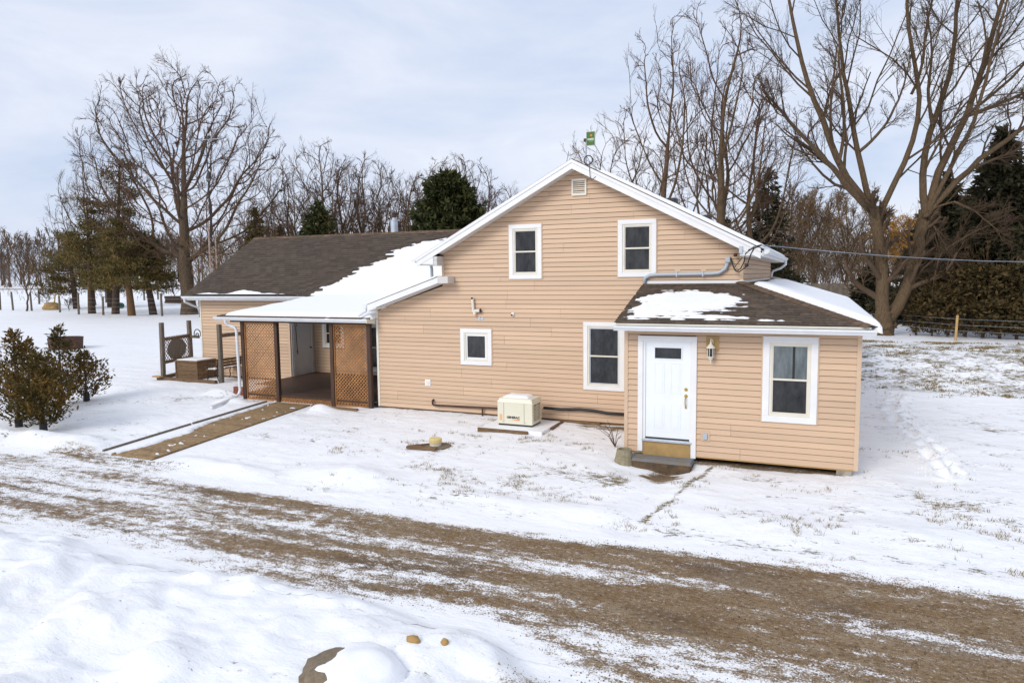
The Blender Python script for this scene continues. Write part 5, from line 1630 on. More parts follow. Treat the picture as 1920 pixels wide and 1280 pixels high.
def pxl(pts, u0, v0, k, rg, depth=2.0):
    """limb points measured from the tree's foot in metres: side, height; depth spreads gradually"""
    d = rg.uniform(-1, 1)*depth
    n = len(pts)
    return [((u-u0)*k, d*(i/(n-1))**1.2, (v0-v)*k) for i, (u, v) in enumerate(pts)]

TW = [lv(7, .50, (.35, .85), .10, .13, 6, .55, .022, 5, .15), lv(6, .48, (.35, .9), .10, .15, 5, .55, .013, 4, .15), lv(6, .50, (.3, .9), .08, .18, 4, .6, .008, 3, .15), lv(3, .55, (.3, .9), .08, .2, 2, .7, .0065, 3, .2)]

def colonise(attr, trunk, step, di, dk, seed, up=0.12, iters=140):
    """space colonisation: grow nodes towards attraction points; returns positions and parents"""
    rg = np.random.default_rng(seed)
    pos = [np.array(p, float) for p in trunk]
    par = [-1]+list(range(len(trunk)-1))
    A = attr.copy()
    near = np.full(len(A), 1e9)
    who = np.zeros(len(A), int)
    def upd(i0):
        nonlocal near, who
        P = np.array(pos[i0:])
        d = np.linalg.norm(A[:, None, :]-P[None], axis=2)
        j = d.argmin(1)
        m = d[np.arange(len(A)), j]
        b = m < near
        near = np.where(b, m, near)
        who = np.where(b, j+i0, who)
    upd(0)
    for it in range(iters):
        act = near < di
        if not act.any():
            act = near <= near.min()+0.5
        nodes = np.unique(who[act])
        n0 = len(pos)
        for n in nodes:
            q = act & (who == n)
            d = nrm(A[q]-pos[n]).sum(0)
            d = d/max(np.linalg.norm(d), 1e-6)
            prev = pos[n]-pos[par[n]] if par[n] >= 0 else np.array([0, 0, 1.0])
            prev = prev/max(np.linalg.norm(prev), 1e-6)
            d = d+0.35*prev+np.array([0, 0, up])+rg.standard_normal(3)*0.16
            pos.append(pos[n]+d/np.linalg.norm(d)*step)
            par.append(n)
        if len(pos) == n0:
            break
        upd(n0)
        keep = near > dk
        A, near, who = A[keep], near[keep], who[keep]
        if len(A) == 0:
            break
    return np.array(pos), np.array(par)
def colony_tree(attr, trunk, step, di, dk, seed, r_base, r_tip, levels, up=0.12):
    pos, par = colonise(attr, trunk, step, di, dk, seed, up)
    N = len(pos)
    w = np.zeros(N)
    kids = [[] for _ in range(N)]
    for i in range(N-1, 0, -1):
        kids[par[i]].append(i)
    for i in range(N-1, -1, -1):
        w[i] = 1.0 if not kids[i] else sum(w[k] for k in kids[i])
    # pipe model: area grows with the number of tips carried
    r = r_tip*np.maximum(w, 1)**(math.log(r_base/r_tip)/math.log(w[0]))
    chains = []
    stack = [(0, [0])]
    while stack:
        n, ch = stack.pop()
        while kids[n]:
            ks = sorted(kids[n], key=lambda k: -w[k])
            for k in ks[1:]:
                stack.append((k, [n, k]))
            n = ks[0]
            ch.append(n)
        chains.append(ch)
    big, small = [], []
    rg = np.random.default_rng(seed+1)
    for ch in chains:
        P, R_ = pos[ch], r[ch].copy()
        if len(ch) > 1 and ch[0] != 0:
            R_[0] = min(R_[0], R_[1]*1.35)
        m = 24 if len(ch) > 22 else (12 if len(ch) > 8 else 6)
        t = np.linspace(0, len(ch)-1, m)
        Q = np.stack([np.interp(t, np.arange(len(ch)), P[:, k]) for k in range(3)], 1)
        Q[1:-1] = .25*Q[:-2]+.5*Q[1:-1]+.25*Q[2:]
        Rr = np.interp(t, np.arange(len(ch)), R_)
        if ch[0] == 0:
            Rr[0] *= 1.45; Rr[1] *= 1.1
        (big if Rr[0] > r_base*.22 else small).append((Q, Rr))
    def group(lst, sides):
        out, polys = [], []
        for m in (6, 12, 24):
            g = [(q, rr) for q, rr in lst if len(q) == m]
            if g:
                P, R_ = np.stack([q for q, _ in g]), np.stack([rr for _, rr in g])
                out.append(tubes(P, R_, sides))
                polys.append((P, R_))
        return out, polys
    tb, pb = group(big, 9)
    sb, ps = group(small, 5)
    crown = list(sb)
    for P, R_ in ps+pb:
        if P.shape[1] == 24 and R_[:, 0].max() > r_base*.5:
            pass
        L = np.linalg.norm(np.diff(P, axis=1), axis=2).sum(1)
        Lc = np.clip(L, 0.8, 3.2)
        cur = (P, np.minimum(R_, r_tip*1.6), Lc)
        for i, l in enumerate(levels):
            k = l['k']*(P.shape[1]//6 if i == 0 else 1)
            cur = spawn(*cur, k, .35 if i == 0 else .15, 1.0, l['lr'], l['ang'], l['up'], l['wig'], l['nseg'], l['rr'], l['rmin'], rg)
            crown.append(tubes(cur[0], cur[1], 3))
    return join(tb), join(crown)
def ellipsoid(n, c, rad, seed, zmin=0, shell=0.5):
    rg = np.random.default_rng(seed)
    d = nrm(rg.standard_normal((n*2, 3)))
    p = np.array(c)+d*np.array(rad)*(rg.random((n*2, 1))**shell)
    p = p[p[:, 2] > zmin]
    return p[:n]
TWC = [lv(4, .58, (.3, .75), .09, .09, 3, .7, .011, 3), lv(4, .52, (.3, .75), .08, .10, 2, .7, .008, 3), lv(2, .6, (.3, .75), .07, .10, 1, .8, .0065, 3)]
# big double-stemmed maple on the right
rg = np.random.default_rng(2)
k_, U0, V0 = 0.0295, 1657, 628
LM = [([(1657, 640), (1657, 612), (1653, 585)], .50, .44),
      ([(1653, 595), (1650, 540), (1645, 480), (1636, 430), (1625, 392)], .36, .27),
      ([(1660, 600), (1688, 566), (1708, 505), (1722, 448), (1730, 395)], .34, .27),
      ([(1628, 400), (1600, 384), (1560, 345), (1525, 312), (1490, 290), (1419, 219), (1396, 205)], .19, .05),
      ([(1626, 396), (1600, 368), (1562, 312), (1537, 237), (1497, 156), (1490, 109), (1470, 20), (1466, -60)], .21, .05),
      ([(1626, 394), (1613, 350), (1600, 290), (1587, 200), (1578, 156), (1572, 94), (1566, 0), (1560, -70)], .17, .04),
      ([(1600, 290), (1625, 265), (1640, 235), (1648, 200), (1650, 150)], .09, .03),
      ([(1636, 425), (1643, 380), (1690, 281), (1694, 234), (1684, 187), (1656, 119), (1637, 62), (1634, 15), (1628, -60)], .17, .05),
      ([(1690, 190), (1705, 150), (1698, 80), (1715, 0), (1720, -60)], .08, .03),
      ([(1727, 410), (1718, 360), (1719, 312), (1731, 244), (1769, 175), (1778, 94), (1781, 0), (1790, -80)], .20, .06),
      ([(1729, 400), (1735, 360), (1769, 275), (1794, 225), (1819, 172), (1834, 87), (1862, 0), (1880, -70)], .22, .07),
      ([(1729, 398), (1752, 340), (1775, 290), (1790, 240), (1800, 150), (1812, 60), (1830, -20)], .13, .04),
      ([(1728, 405), (1752, 372), (1806, 318), (1862, 275), (1925, 228), (1990, 190)], .19, .06),
      ([(1797, 228), (1837, 215), (1890, 192), (1940, 175), (2010, 150)], .11, .04),
      ([(1562, 312), (1570, 270), (1565, 200), (1550, 130), (1555, 40)], .10, .03),
      ([(1731, 244), (1722, 180), (1735, 110), (1728, 30)], .10, .03),
      ([(1684, 568), (1702, 535), (1725, 515), (1760, 508), (1800, 516), (1835, 540), (1850, 562)], .085, .02),
      ([(1800, 516), (1840, 530), (1862, 530), (1905, 542)], .04, .015),
      ([(1700, 540), (1725, 500), (1765, 465), (1805, 438), (1850, 420)], .07, .02),
      ([(1730, 400), (1765, 380), (1795, 400), (1820, 430), (1828, 448)], .06, .015),
      ([(1738, 420), (1750, 450), (1762, 480), (1765, 490)], .05, .015)]
limbs = [(pxl(p, U0, V0, k_, rg, 0.01 if i < 1 else (0.5 if i < 3 else 3.0)), a, b) for i, (p, a, b) in enumerate(LM)]
TWR = [lv(10, .40, (.4, .9), .10, .15, 5, .48, .018, 5, .15), lv(7, .44, (.35, .9), .08, .18, 3, .55, .010, 3, .15), lv(6, .5, (.3, .9), .06, .2, 2, .6, .0065, 3, .15), lv(2, .65, (.3, .9), .06, .15, 1, .7, .0055, 3, .2)]
tr_, cr_ = bare_tree(limbs, TWR, 12)
make_tree('maple_tree', 'huge bare double-stemmed maple standing behind the entry on the right', (7.0, 29.7, 0.40), YAW, tr_, cr_, 'bark_r', 'twig')
# big round maple on the left
tk = [(0, 0, -.2), (0, 0, .4), (-.02, 0, 1.0), (-.05, 0, 1.6), (-.08, 0, 2.2), (-.1, .05, 2.8), (-.12, .05, 3.4), (-.14, .05, 4.0), (-.15, .05, 4.6)]
tr_, cr_ = colony_tree(ellipsoid(2600, (.3, 0, 13.0), (9.4, 8.4, 9.6), 41, 4.6, .45), tk, .5, 4.2, .86, 42, .58, .024, TWC, up=.07)
make_tree('maple_tree', 'broad round bare maple rising left of the wing roof', (-49.05, 33.36, 0.70), YAW, tr_, cr_, 'bark', 'twig_red')

def auto_limbs(h, spread, n, fork, seed, r=0.25, up=1.0):
    rg = np.random.default_rng(seed)
    tr = [(0, 0, -0.2), (rg.uniform(-.2, .2), rg.uniform(-.2, .2), h*0.25), (rg.uniform(-.4, .4), rg.uniform(-.4, .4), h*0.55), (rg.uniform(-.7, .7), rg.uniform(-.7, .7), h*0.86)]
    out = [(tr[:2]+[tuple(0.5*(np.array(tr[1])+np.array(tr[2])))], r, r*0.7), ([tr[1], tr[2], tr[3]], r*0.7, 0.03)]
    for k in range(n):
        t = fork+(0.85-fork)*(k+rg.random())/n
        a = k*2.4+rg.uniform(-.5, .5)
        z0 = h*t*0.8
        s = spread*(1.1-0.6*t)*rg.uniform(.7, 1.15)
        z1 = min(h*rg.uniform(.78, 1.0), z0+h*0.6)
        b = np.array([np.interp(z0, [0, h*.25, h*.55, h*.86], [q[i] for q in tr]) for i in range(2)])
        c, s_ = math.cos(a), math.sin(a)
        out.append(([(b[0], b[1], z0), (b[0]+c*s*.35, b[1]+s_*s*.35, z0+(z1-z0)*.3), (b[0]+c*s*.75, b[1]+s_*s*.75, z0+(z1-z0)*.65), (b[0]+c*s, b[1]+s_*s, z1)], r*0.42*(1.1-0.5*t), 0.028))
    return out
TWM = [lv(6, .46, (.3, .65), .09, .08, 6, .5, .018, 4, .2), lv(6, .46, (.3, .7), .08, .10, 4, .55, .010, 3, .15), lv(5, .48, (.3, .75), .07, .12, 3, .6, .0065, 3, .15)]
TWM2 = [lv(5, .46, (.3, .65), .10, .08, 5, .5, .022, 4, .2), lv(6, .46, (.3, .7), .09, .10, 3, .6, .012, 3, .15), lv(5, .5, (.3, .75), .08, .12, 2, .65, .008, 3, .15)]
# trees just behind the gable on the right
for (x, y, h, sp, n, sd_, r, lab, rz) in ((-10.0, 34.7, 15.0, 4.2, 11, 31, .22, 'bare tree behind the green antenna, lowest of the row behind the gable', 0.3),
                                         (-5.6, 32.3, 20.2, 3.6, 12, 32, .27, 'tall bare tree behind the middle of the right roof slope', 1.0),
                                         (-3.0, 37.3, 19.0, 4.4, 12, 33, .25, 'bare tree farther back between the two tallest behind the gable', 2.2),
                                         (-2.0, 31.6, 20.8, 4.2, 13, 34, .30, 'tallest bare tree behind the low end of the right roof slope', 0.2),
                                         (-0.4, 34.6, 16.5, 4.0, 11, 35, .24, 'bare tree nearest the small spruce behind the gable corner', 3.0)):
    z0 = h*.24
    tk = [(0, 0, -.2)]+[(random.uniform(-.1, .1), random.uniform(-.1, .1), z) for z in np.arange(.5, z0, .6)]
    t_, c_ = colony_tree(ellipsoid(560, (0, 0, h*.60), (sp*1.02, sp*1.02, h*.40), sd_, z0+.5, .5), tk, .5, 3.6, .95, sd_, r*1.05, .018, TWC, up=.18)
    make_tree('bare_tree', lab, (x, y, gzf(x, y)-.1), rz, t_, c_, 'bark_r', 'twig_red', 'bare trees behind the gable')
# row of bare trees behind the wing
protos = []
for i, (h, sp, n) in enumerate(((15.5, 4.4, 8), (14.5, 3.8, 8), (13.0, 4.8, 8))):
    tk = [(0, 0, -.2)]+[(random.uniform(-.1, .1), random.uniform(-.1, .1), z) for z in np.arange(.5, 2.4, .6)]
    t_, c_ = colony_tree(ellipsoid(900, (0, 0, h*.58), (sp*1.1, sp*1.1, h*.42), 50+i, 2.4, .5), tk, .5, 3.2, .82, 60+i, .24, .024, TWC, up=.14)
    protos.append((to_mesh('trunk', *t_, M['bark'], smooth=True), to_mesh('crown', *c_, M['twig_red'])))
row = [(540, 78), (575, 74), (612, 66), (650, 72), (690, 68), (722, 76), (762, 70), (798, 74), (838, 72), (872, 78), (905, 72), (948, 66), (470, 84), (505, 90)]
wd = ['leftmost', 'second', 'third', 'fourth', 'fifth', 'sixth', 'seventh', 'eighth', 'ninth', 'tenth', 'eleventh', 'twelfth']
def at(u, D):
    q = fwd*1322.8+r2*(u-960)+u2*(640-520)
    q = q/q.dot(fwd)
    p = CAM+q*D
    return p.x, p.y
scl = [1.0, .95, 1.05, 1.02, .95, 1.0, 1.0, .9, 1.0, 1.02, .95, .82, .8, .8]
for i, (u, D) in enumerate(row):
    x, y = at(u, D)
    lab = ('bare reddish tree in the row behind the wing, %s from the left' % wd[i]) if i < 12 else ('small bare tree between round maple and wing row, %s' % ('nearer the maple' if i == 12 else 'nearer the row'))
    t = thing('bare_tree', lab, 'tree', (x, y, gzf(x, y)-.1), random.uniform(0, 6), 'bare trees behind the wing')
    s = scl[i]*random.uniform(.95, 1.05)
    t.scale = (s, s, s)
    pm = protos[(i*2+i//3) % 3]
    link('trunk', pm[0], t)
    link('crown', pm[1], t)
# tall thin tree left of the pines, young tree, sapling
x, y = at(172, 84)
tk = [(0, 0, z) for z in np.arange(-.2, 5.0, .6)]
t_, c_ = colony_tree(ellipsoid(800, (0, 0, 10.6), (4.4, 4.4, 6.4), 71, 4.6, .5), tk, .5, 3.4, .85, 71, .24, .02, TWC, up=.14)
make_tree('bare_tree', 'tall bare tree rising behind the pines at the far left', (x, y, gzf(x, y)), 1.0, t_, c_, 'bark', 'twig')
t_, c_ = bare_tree(auto_limbs(6.0, 1.7, 9, .25, 72, .10), [lv(6, .4, (.3, .7), .12, .1, 4, .55, .018, 3, .15), lv(5, .5, (.3, .8), .1, .12, 3, .6, .012, 3, .15)], 72)
make_tree('young_tree', 'slender pale young tree at the wire fence on the far left', (-71.3, 32.9, .84), 1.4, t_, c_, 'bark', 'brush')
# golden willow far right
x, y = at(1700, 74)
t_, c_ = bare_tree(auto_limbs(9.5, 3.6, 14, .2, 81, .20), [lv(7, .42, (.4, 1.0), .05, .16, 4, .55, .034, 3, .15), lv(7, .5, (.4, 1.0), -.02, .18, 3, .6, .032, 3, .1), lv(6, .5, (.4, 1.0), -.08, .2, 2, .7, .030, 3, .1)], 81)
make_tree('willow_tree', 'golden orange twigged willow behind the right maple', (x, y, gzf(x, y)), 0, t_, c_, 'bark', 'willow')

# thicket of bare trees at the right, between gable and maple
for i, (u, D, h, lab) in enumerate(((1478, 74, 12.0, 'brown bare tree of the thicket beside the gable eave'), (1528, 73, 11.5, 'brown bare tree in the middle of the thicket above the lean-to'), (1585, 76, 11.5, 'brown bare tree of the thicket next to the right maple'), (1500, 84, 13, 'dim bare tree at the back of the right thicket'))):
    x, y = at(u, D)
    t_, c_ = bare_tree(auto_limbs(h, 3.6, 12, .08, 90+i, .17), [lv(7, .42, (.4, 1.0), .08, .16, 4, .55, .026, 3, .1), lv(6, .48, (.4, 1.0), .04, .18, 3, .6, .018, 3, .1), lv(4, .5, (.4, 1.0), .02, .2, 2, .7, .014, 3, .1)], 90+i)
    make_tree('thicket_tree', lab, (x, y, gzf(x, y)), i, t_, c_, 'bark', 'brush', 'thicket trees')

# ---- conifers
def sprays(P, D, ln, w, rg, droop=0.0):
    """a narrow leaf-shaped pair of triangles at each P along D"""
    N = len(P)
    D = nrm(D+np.array([0, 0, -droop]))
    side = nrm(np.cross(D, rg.standard_normal((N, 3))))
    L = ln[:, None]
    a, b = P, P+D*L
    m = P+D*L*0.45
    V = np.stack([a, m+side*w[:, None], b, m-side*w[:, None]], 1).reshape(-1, 3)
    F = np.arange(N*4).reshape(N, 4)
    return V, F
def conifer(h, base_r, seed, z0=0.4, whorl=0.34, per=9, ln=0.42, width=0.075, droop=0.25, power=0.9, dens=26, rise=0.10):
    rg = np.random.default_rng(seed)
    Ps, Ds = [], []
    br = []
    z = z0
    while z < h-0.15:
        t = (z-z0)/(h-z0)
        rad = base_r*(1-t)**power*(0.95+0.1*rg.random())+0.12
        n = max(4, int(per*(0.55+0.45*(1-t))))
        for k in range(n):
            a = rg.uniform(0, 2*np.pi)
            R_ = rad*rg.uniform(.62, 1.12)
            s = np.linspace(0, 1, 6)
            dr = -droop*R_*s**1.5+rise*R_*s+0.10*R_*np.clip(s-.75, 0, 1)
            pts = np.stack([np.cos(a)*R_*s, np.sin(a)*R_*s, z+rg.uniform(-.15, .15)+dr], 1)
            br.append(pts)
            m = max(5, int(dens*R_))
            tt = rg.random(m)**0.65
            px_ = np.stack([np.interp(tt, s, pts[:, i]) for i in range(3)], 1)
            out = np.array([np.cos(a), np.sin(a), -0.15])
            Ps.append(px_+rg.standard_normal((m, 3))*0.05)
            Ds.append(out+rg.standard_normal((m, 3))*0.65)
        z += whorl*(0.75+0.5*rg.random())*(0.6+0.5*(1-t))
    m = 60
    tz = h-rg.random(m)*h*.08
    Ps.append(np.stack([rg.standard_normal(m)*.04, rg.standard_normal(m)*.04, tz], 1)); Ds.append(np.stack([rg.standard_normal(m)*.5, rg.standard_normal(m)*.5, np.full(m, 1.0)], 1))
    P, D = np.concatenate(Ps), np.concatenate(Ds)
    N = len(P)
    V, F = sprays(P, D, ln*(0.6+0.8*rg.random(N)), width*(0.6+0.8*rg.random(N)), rg, droop*0.6)
    tone = np.repeat(rg.random(N)**1.6, 4)
    bp_ = np.stack(br)
    lin = np.linspace(1, .25, 6)[None, :]*np.full((len(br), 1), 0.035)
    tv = tubes(np.array([resample([(0, 0, -0.2), (0, 0, h*.5), (0, 0, h)], 8)]), np.array([np.linspace(0.028*h, 0.015, 8)]), 8)
    bv = tubes(bp_, lin, 3)
    return join([tv, bv]), V, F, tone
def put_conifer(name, label, x, y, dat, m, bark='pine_bark', rz=0, group=None, s=1.0, meshes=None):
    t = thing(name, label, 'tree', (x, y, gzf(x, y)-.05), rz, group)
    t.scale = (s, s, s)
    if meshes is None:
        trunk, V, F, tone = dat
        meshes = (to_mesh('trunk', *trunk, M[bark]), to_mesh('crown', V, F, M[m], {'tone': tone}))
    link('trunk', meshes[0], t)
    link('crown', meshes[1], t)
    return meshes
x, y = at(1868, 43)
put_conifer('spruce_tree', 'large dark spruce behind the right maple, tallest of the evergreens there', x, y, conifer(11.9, 4.6, 101, per=13, whorl=.36, ln=.5, width=.095, droop=.30, dens=30), 'spruce')
x, y = at(1768, 47)
put_conifer('spruce_tree', 'dark spruce between the maple stems and the tallest spruce', x, y, conifer(9.6, 4.2, 102, per=13, whorl=.34, ln=.48, width=.09, droop=.28, dens=28), 'spruce')
x, y = at(1822, 46)
put_conifer('spruce_tree', 'broad dark spruce left of the tallest spruce at the right', x, y, conifer(8.4, 4.0, 117, per=13, whorl=.34, ln=.5, width=.09, droop=.28, dens=28), 'spruce')
x, y = at(1955, 40)
put_conifer('spruce_tree', 'dark spruce cut off by the right edge of the picture', x, y, conifer(8.6, 3.6, 103, per=12, whorl=.36, ln=.5, width=.09, droop=.28, dens=28), 'spruce')
x, y = at(1640, 56)
put_conifer('spruce_tree', 'low spruce with snow below it, just left of the maple trunk', x, y, conifer(4.4, 2.6, 104, per=11, whorl=.3, ln=.42, width=.08, droop=.25), 'spruce')
x, y = at(1437, 58)
put_conifer('spruce_tree', 'slim pointed spruce behind the gable eave', x, y, conifer(11.6, 3.5, 105, per=10, whorl=.40, ln=.45, width=.08, droop=.22, dens=18), 'spruce')
x, y = at(1362, 62)
put_conifer('spruce_tree', 'small spruce half hidden behind the snowy right roof slope', x, y, conifer(7.8, 2.2, 106, per=9, whorl=.4, ln=.45, width=.08), 'spruce')
x, y = at(843, 56)
put_conifer('cedar_tree', 'dense rounded green evergreen behind the wing roof ridge', x, y, conifer(11.3, 4.7, 107, per=15, whorl=.30, ln=.55, width=.11, droop=-.25, power=.62, dens=30, rise=.15), 'cedar_g')
x, y = at(600, 62)
put_conifer('cedar_tree', 'dark evergreen behind the left middle of the wing roof', x, y, conifer(9.6, 3.4, 108, per=11, whorl=.36, ln=.5, width=.10, droop=0, power=.7, dens=20), 'cedar_g')
x, y = at(484, 64)
put_conifer('cedar_tree', 'small ragged evergreen above the left end of the wing roof', x, y, conifer(9.4, 2.5, 109, per=8, whorl=.42, ln=.5, width=.09, droop=.05, dens=17), 'pine')
x, y = at(528, 78)
put_conifer('cedar_tree', 'small far evergreen between round maple and wing row', x, y, conifer(8.6, 2.6, 110, per=9, whorl=.42, ln=.5, width=.10, dens=17), 'pine')

# Scots pines with bare leaning trunks at the left
def pine(h, seed, lean, clear, spread, bark_split=True, nb_=26, side=0.0):
    rg = np.random.default_rng(seed)
    tp = np.array([(0, 0, -.2), (lean[0]*.25, lean[1]*.2, h*.25), (lean[0]*.6, lean[1]*.6, h*.55), (lean[0], lean[1], h*.95)])
    tr = tubes(np.array([resample(tp, 12)]), np.array([np.linspace(.36, .05, 12)]), 9)
    br, Ps, Ds = [], [], []
    for k in range(nb_):
        t = clear+(0.97-clear)*(k+rg.random())/nb_
        z = h*t
        b = np.array([np.interp(z, tp[:, 2], tp[:, i]) for i in range(2)])
        a = rg.uniform(0, 2*np.pi)
        R_ = spread*(1-((t-clear)/(1-clear))**1.8*.75)*rg.uniform(.55, 1.1)*(1+side*math.cos(a))
        s = np.linspace(0, 1, 6)
        pts = np.stack([b[0]+np.cos(a)*R_*s, b[1]+np.sin(a)*R_*s, z+R_*(-.10*s+.22*s**2)*rg.uniform(-.8, 1.3)+rg.standard_normal(6)*.06], 1)
        br.append(pts)
        for c in range(int(4+R_*3)):
            tt = rg.uniform(.3, 1.0)
            cc = np.array([np.interp(tt, s, pts[:, i]) for i in range(3)])+rg.standard_normal(3)*np.array([.38, .38, .16])
            m = 26
            Ps.append(cc+rg.standard_normal((m, 3))*np.array([.34, .34, .10])); Ds.append(rg.standard_normal((m, 3))+np.array([np.cos(a)*.5, np.sin(a)*.5, .45]))
    P, D = np.concatenate(Ps), np.concatenate(Ds)
    N = len(P)
    V, F = sprays(P, D, .38*(.6+.8*rg.random(N)), .036*(.7+.7*rg.random(N)), rg)
    tone = np.repeat(np.clip(np.repeat(rg.random(N//26+1)**1.1, 26)[:N]*.8+rg.random(N)*.35, 0, 1), 4)
    bt = tubes(np.stack(br), np.linspace(.075, .02, 6)[None, :].repeat(len(br), 0), 4)
    return join([tr, bt]), V, F, tone
PN = [(168, 67.0, 11.2, 111, (.2, 0), .20, 4.2, 'pine_bark', 'thick leaning-stemmed pine with olive needles, leftmost of the pine group'),
      (212, 65.8, 14.6, 112, (1.1, .3), .24, 2.9, 'pine_bark', 'tall pine leaning right, second of the pine group from the left'),
      (243, 63.1, 8.8, 113, (-.5, .2), .28, 2.9, 'pine_bark_or', 'pine with a pale orange lower trunk in the middle of the pine group'),
      (284, 64.3, 7.6, 114, (-1.0, .2), .30, 2.8, 'pine_bark', 'dark pine leaning left, rightmost of the pine group'),
      (140, 76.0, 8.6, 115, (-.6, 0), .2, 3.6, 'pine_bark', 'olive pine standing farther back behind the pine group'),
      (204, 78.0, 9.0, 116, (0, 0), .25, 3.0, 'pine_bark', 'small pine stem farther back between the leaning pines')]
for u, D, h, sd_, lean, clear, spread, bark, lab in PN:
    x, y = at(u, D)
    put_conifer('pine_tree', lab, x, y, pine(h, sd_, lean, clear, spread, nb_=27), 'pine', bark, YAW, 'pine group by the left fence')

# ---- young cedars in the left foreground
def cedar(h, r, seed, trunk_h, fat=0.32, n=2600, top=0.6):
    rg = np.random.default_rng(seed)
    br, Ps, Ds = [], [], []
    nb_ = int(46+26*h)
    for k in range(nb_):
        t = (k+rg.random())/nb_
        z = trunk_h+(h-trunk_h)*t
        prof = np.interp(t, [0, .12, fat, .6, .82, 1], [.55, .92, 1, .66, .26, .05])
        a = rg.uniform(0, 2*np.pi)
        R_ = r*prof*rg.uniform(.45, 1.2)+.05
        s = np.linspace(0, 1, 5)
        pts = np.stack([np.cos(a)*R_*s, np.sin(a)*R_*s, z-R_*.35+R_*.75*s**1.4], 1)+rg.standard_normal((5, 3))*.02*s[:, None]
        br.append(pts)
        m = int(10+n/nb_*R_/r*1.0)
        if t > top: m = int(m*.5)+5
        tt = rg.random(m)**.55*.9+.1
        P_ = np.stack([np.interp(tt, s, pts[:, i]) for i in range(3)], 1)+rg.standard_normal((m, 3))*(.035+.05*R_)
        Ps.append(P_); Ds.append(np.array([np.cos(a)*.7, np.sin(a)*.7, .55])+rg.standard_normal((m, 3))*.6)
    P, D = np.concatenate(Ps), np.concatenate(Ds)
    N = len(P)
    V, F = sprays(P, D, .115*(.6+.9*rg.random(N)), .021*(.7+.8*rg.random(N)), rg)
    base = np.clip(fbm(P[:, 0]*2+seed, P[:, 2]*2+P[:, 1]*2, 2)*1.5-.35, 0, 1)
    tone = np.repeat(np.clip(base*.8+rg.random(N)*.35-.05, 0, 1), 4)
    stem = tubes(np.array([resample([(0, 0, -.15), (.02, 0, h*.5), (.0, .01, h)], 9)]), np.array([np.linspace(.055, .006, 9)]), 7)
    bt = tubes(np.stack(br), np.linspace(.010, .003, 5)[None, :].repeat(len(br), 0), 3)
    return join([stem, bt]), V, F, tone
for (x, y, h, r, sd_, th_, nn, lab) in ((-14.45, -2.55, 1.95, .84, 121, .28, 3900, 'full brownish cedar nearest the driveway, with black trunk guard'),
                                   (-15.75, -2.35, 2.55, .85, 122, .25, 2700, 'tall cedar with sparse pointed top at the left picture edge'),
                                   (-17.25, -0.15, 2.35, .72, 123, .26, 1400, 'cedar with thin leader standing behind the fullest one'),
                                   (-17.15, 0.55, 1.50, .66, 124, .22, 950, 'small open cedar at the right end of the cedar clump'),
                                   (-16.9, -1.3, 2.1, .78, 125, .2, 1600, 'dark cedar in the middle of the cedar clump')):
    trunk, V, F, tone = cedar(h, r, sd_, th_, n=nn)
    t = thing('cedar_shrub', lab, 'shrub', (x, y, gzf(x, y)-.02), 0, 'young cedars by the driveway')
    link('trunk', to_mesh('trunk', *trunk, M['bark']), t)
    link('crown', to_mesh('crown', V, F, M['cedar'], {'tone': tone}), t)
    MB().lathe([(.10, -.05), (.085, .30), (.08, .30), (.06, .28)], (0, 0, 0), 10).build('trunk_guard', M['black'], t)

# ---- cedar hedge row at the right
hm = []
for i in range(3):
    rg = np.random.default_rng(130+i)
    h, r = 3.3, 1.25
    Ps, Ds, br = [], [], []
    for k in range(80):
        t = rg.random()
        z = .25+h*t
        a = rg.uniform(0, 6.28)
        R_ = r*np.interp(t, [0, .2, .6, 1], [.85, 1, .9, .35])*rg.uniform(.5, 1.1)
        s = np.linspace(0, 1, 5)
        pts = np.stack([np.cos(a)*R_*s, np.sin(a)*R_*s, z+R_*.3*s], 1)
        br.append(pts)
        m = int(34*(0.38 if t < .30 else 1))
        tt = rg.random(m)**.6
        Ps.append(np.stack([np.interp(tt, s, pts[:, q]) for q in range(3)], 1)+rg.standard_normal((m, 3))*.10)
        Ds.append(np.array([np.cos(a), np.sin(a), .3])+rg.standard_normal((m, 3))*.8)
    P, D = np.concatenate(Ps), np.concatenate(Ds)
    N = len(P)
    V, F = sprays(P, D, .26*(.6+.8*rg.random(N)), .06*(.7+.7*rg.random(N)), rg)
    tone = np.repeat(rg.random(N)**1.3, 4)
    stems = [resample([(0, 0, -.2), (.1*q, .05*q, 1.5), (.25*q, .1*q, 3.2)], 6) for q in (-1, 0, 1)]
    tk = join([tubes(np.stack(stems), np.linspace(.07, .02, 6)[None, :].repeat(3, 0), 6), tubes(np.stack(br), np.linspace(.02, .006, 5)[None, :].repeat(len(br), 0), 3)])
    hm.append((to_mesh('trunk', *tk, M['pine_bark']), to_mesh('crown', V, F, M['hedge'], {'tone': tone})))
hp = [(1722, 38.6, .62), (1752, 38.0, .80), (1782, 37.5, .95), (1815, 37.0, 1.0), (1848, 36.5, 1.05), (1880, 36.0, 1.0), (1912, 35.6, 1.05), (1945, 35.0, 1.0)]
hw = ['lowest, at the end nearest the maple', 'second from the maple', 'third from the maple', 'fourth from the maple', 'fifth from the maple', 'sixth from the maple', 'seventh, at the right picture edge', 'eighth, beyond the right picture edge']
for i, (u, D, s) in enumerate(hp):
    x, y = at(u, D)
    put_conifer('hedge_cedar', 'dark cedar of the hedge row at the right, %s' % hw[i], x, y, None, None, rz=i*1.3, group='cedar hedge row', s=s, meshes=hm[i % 3])

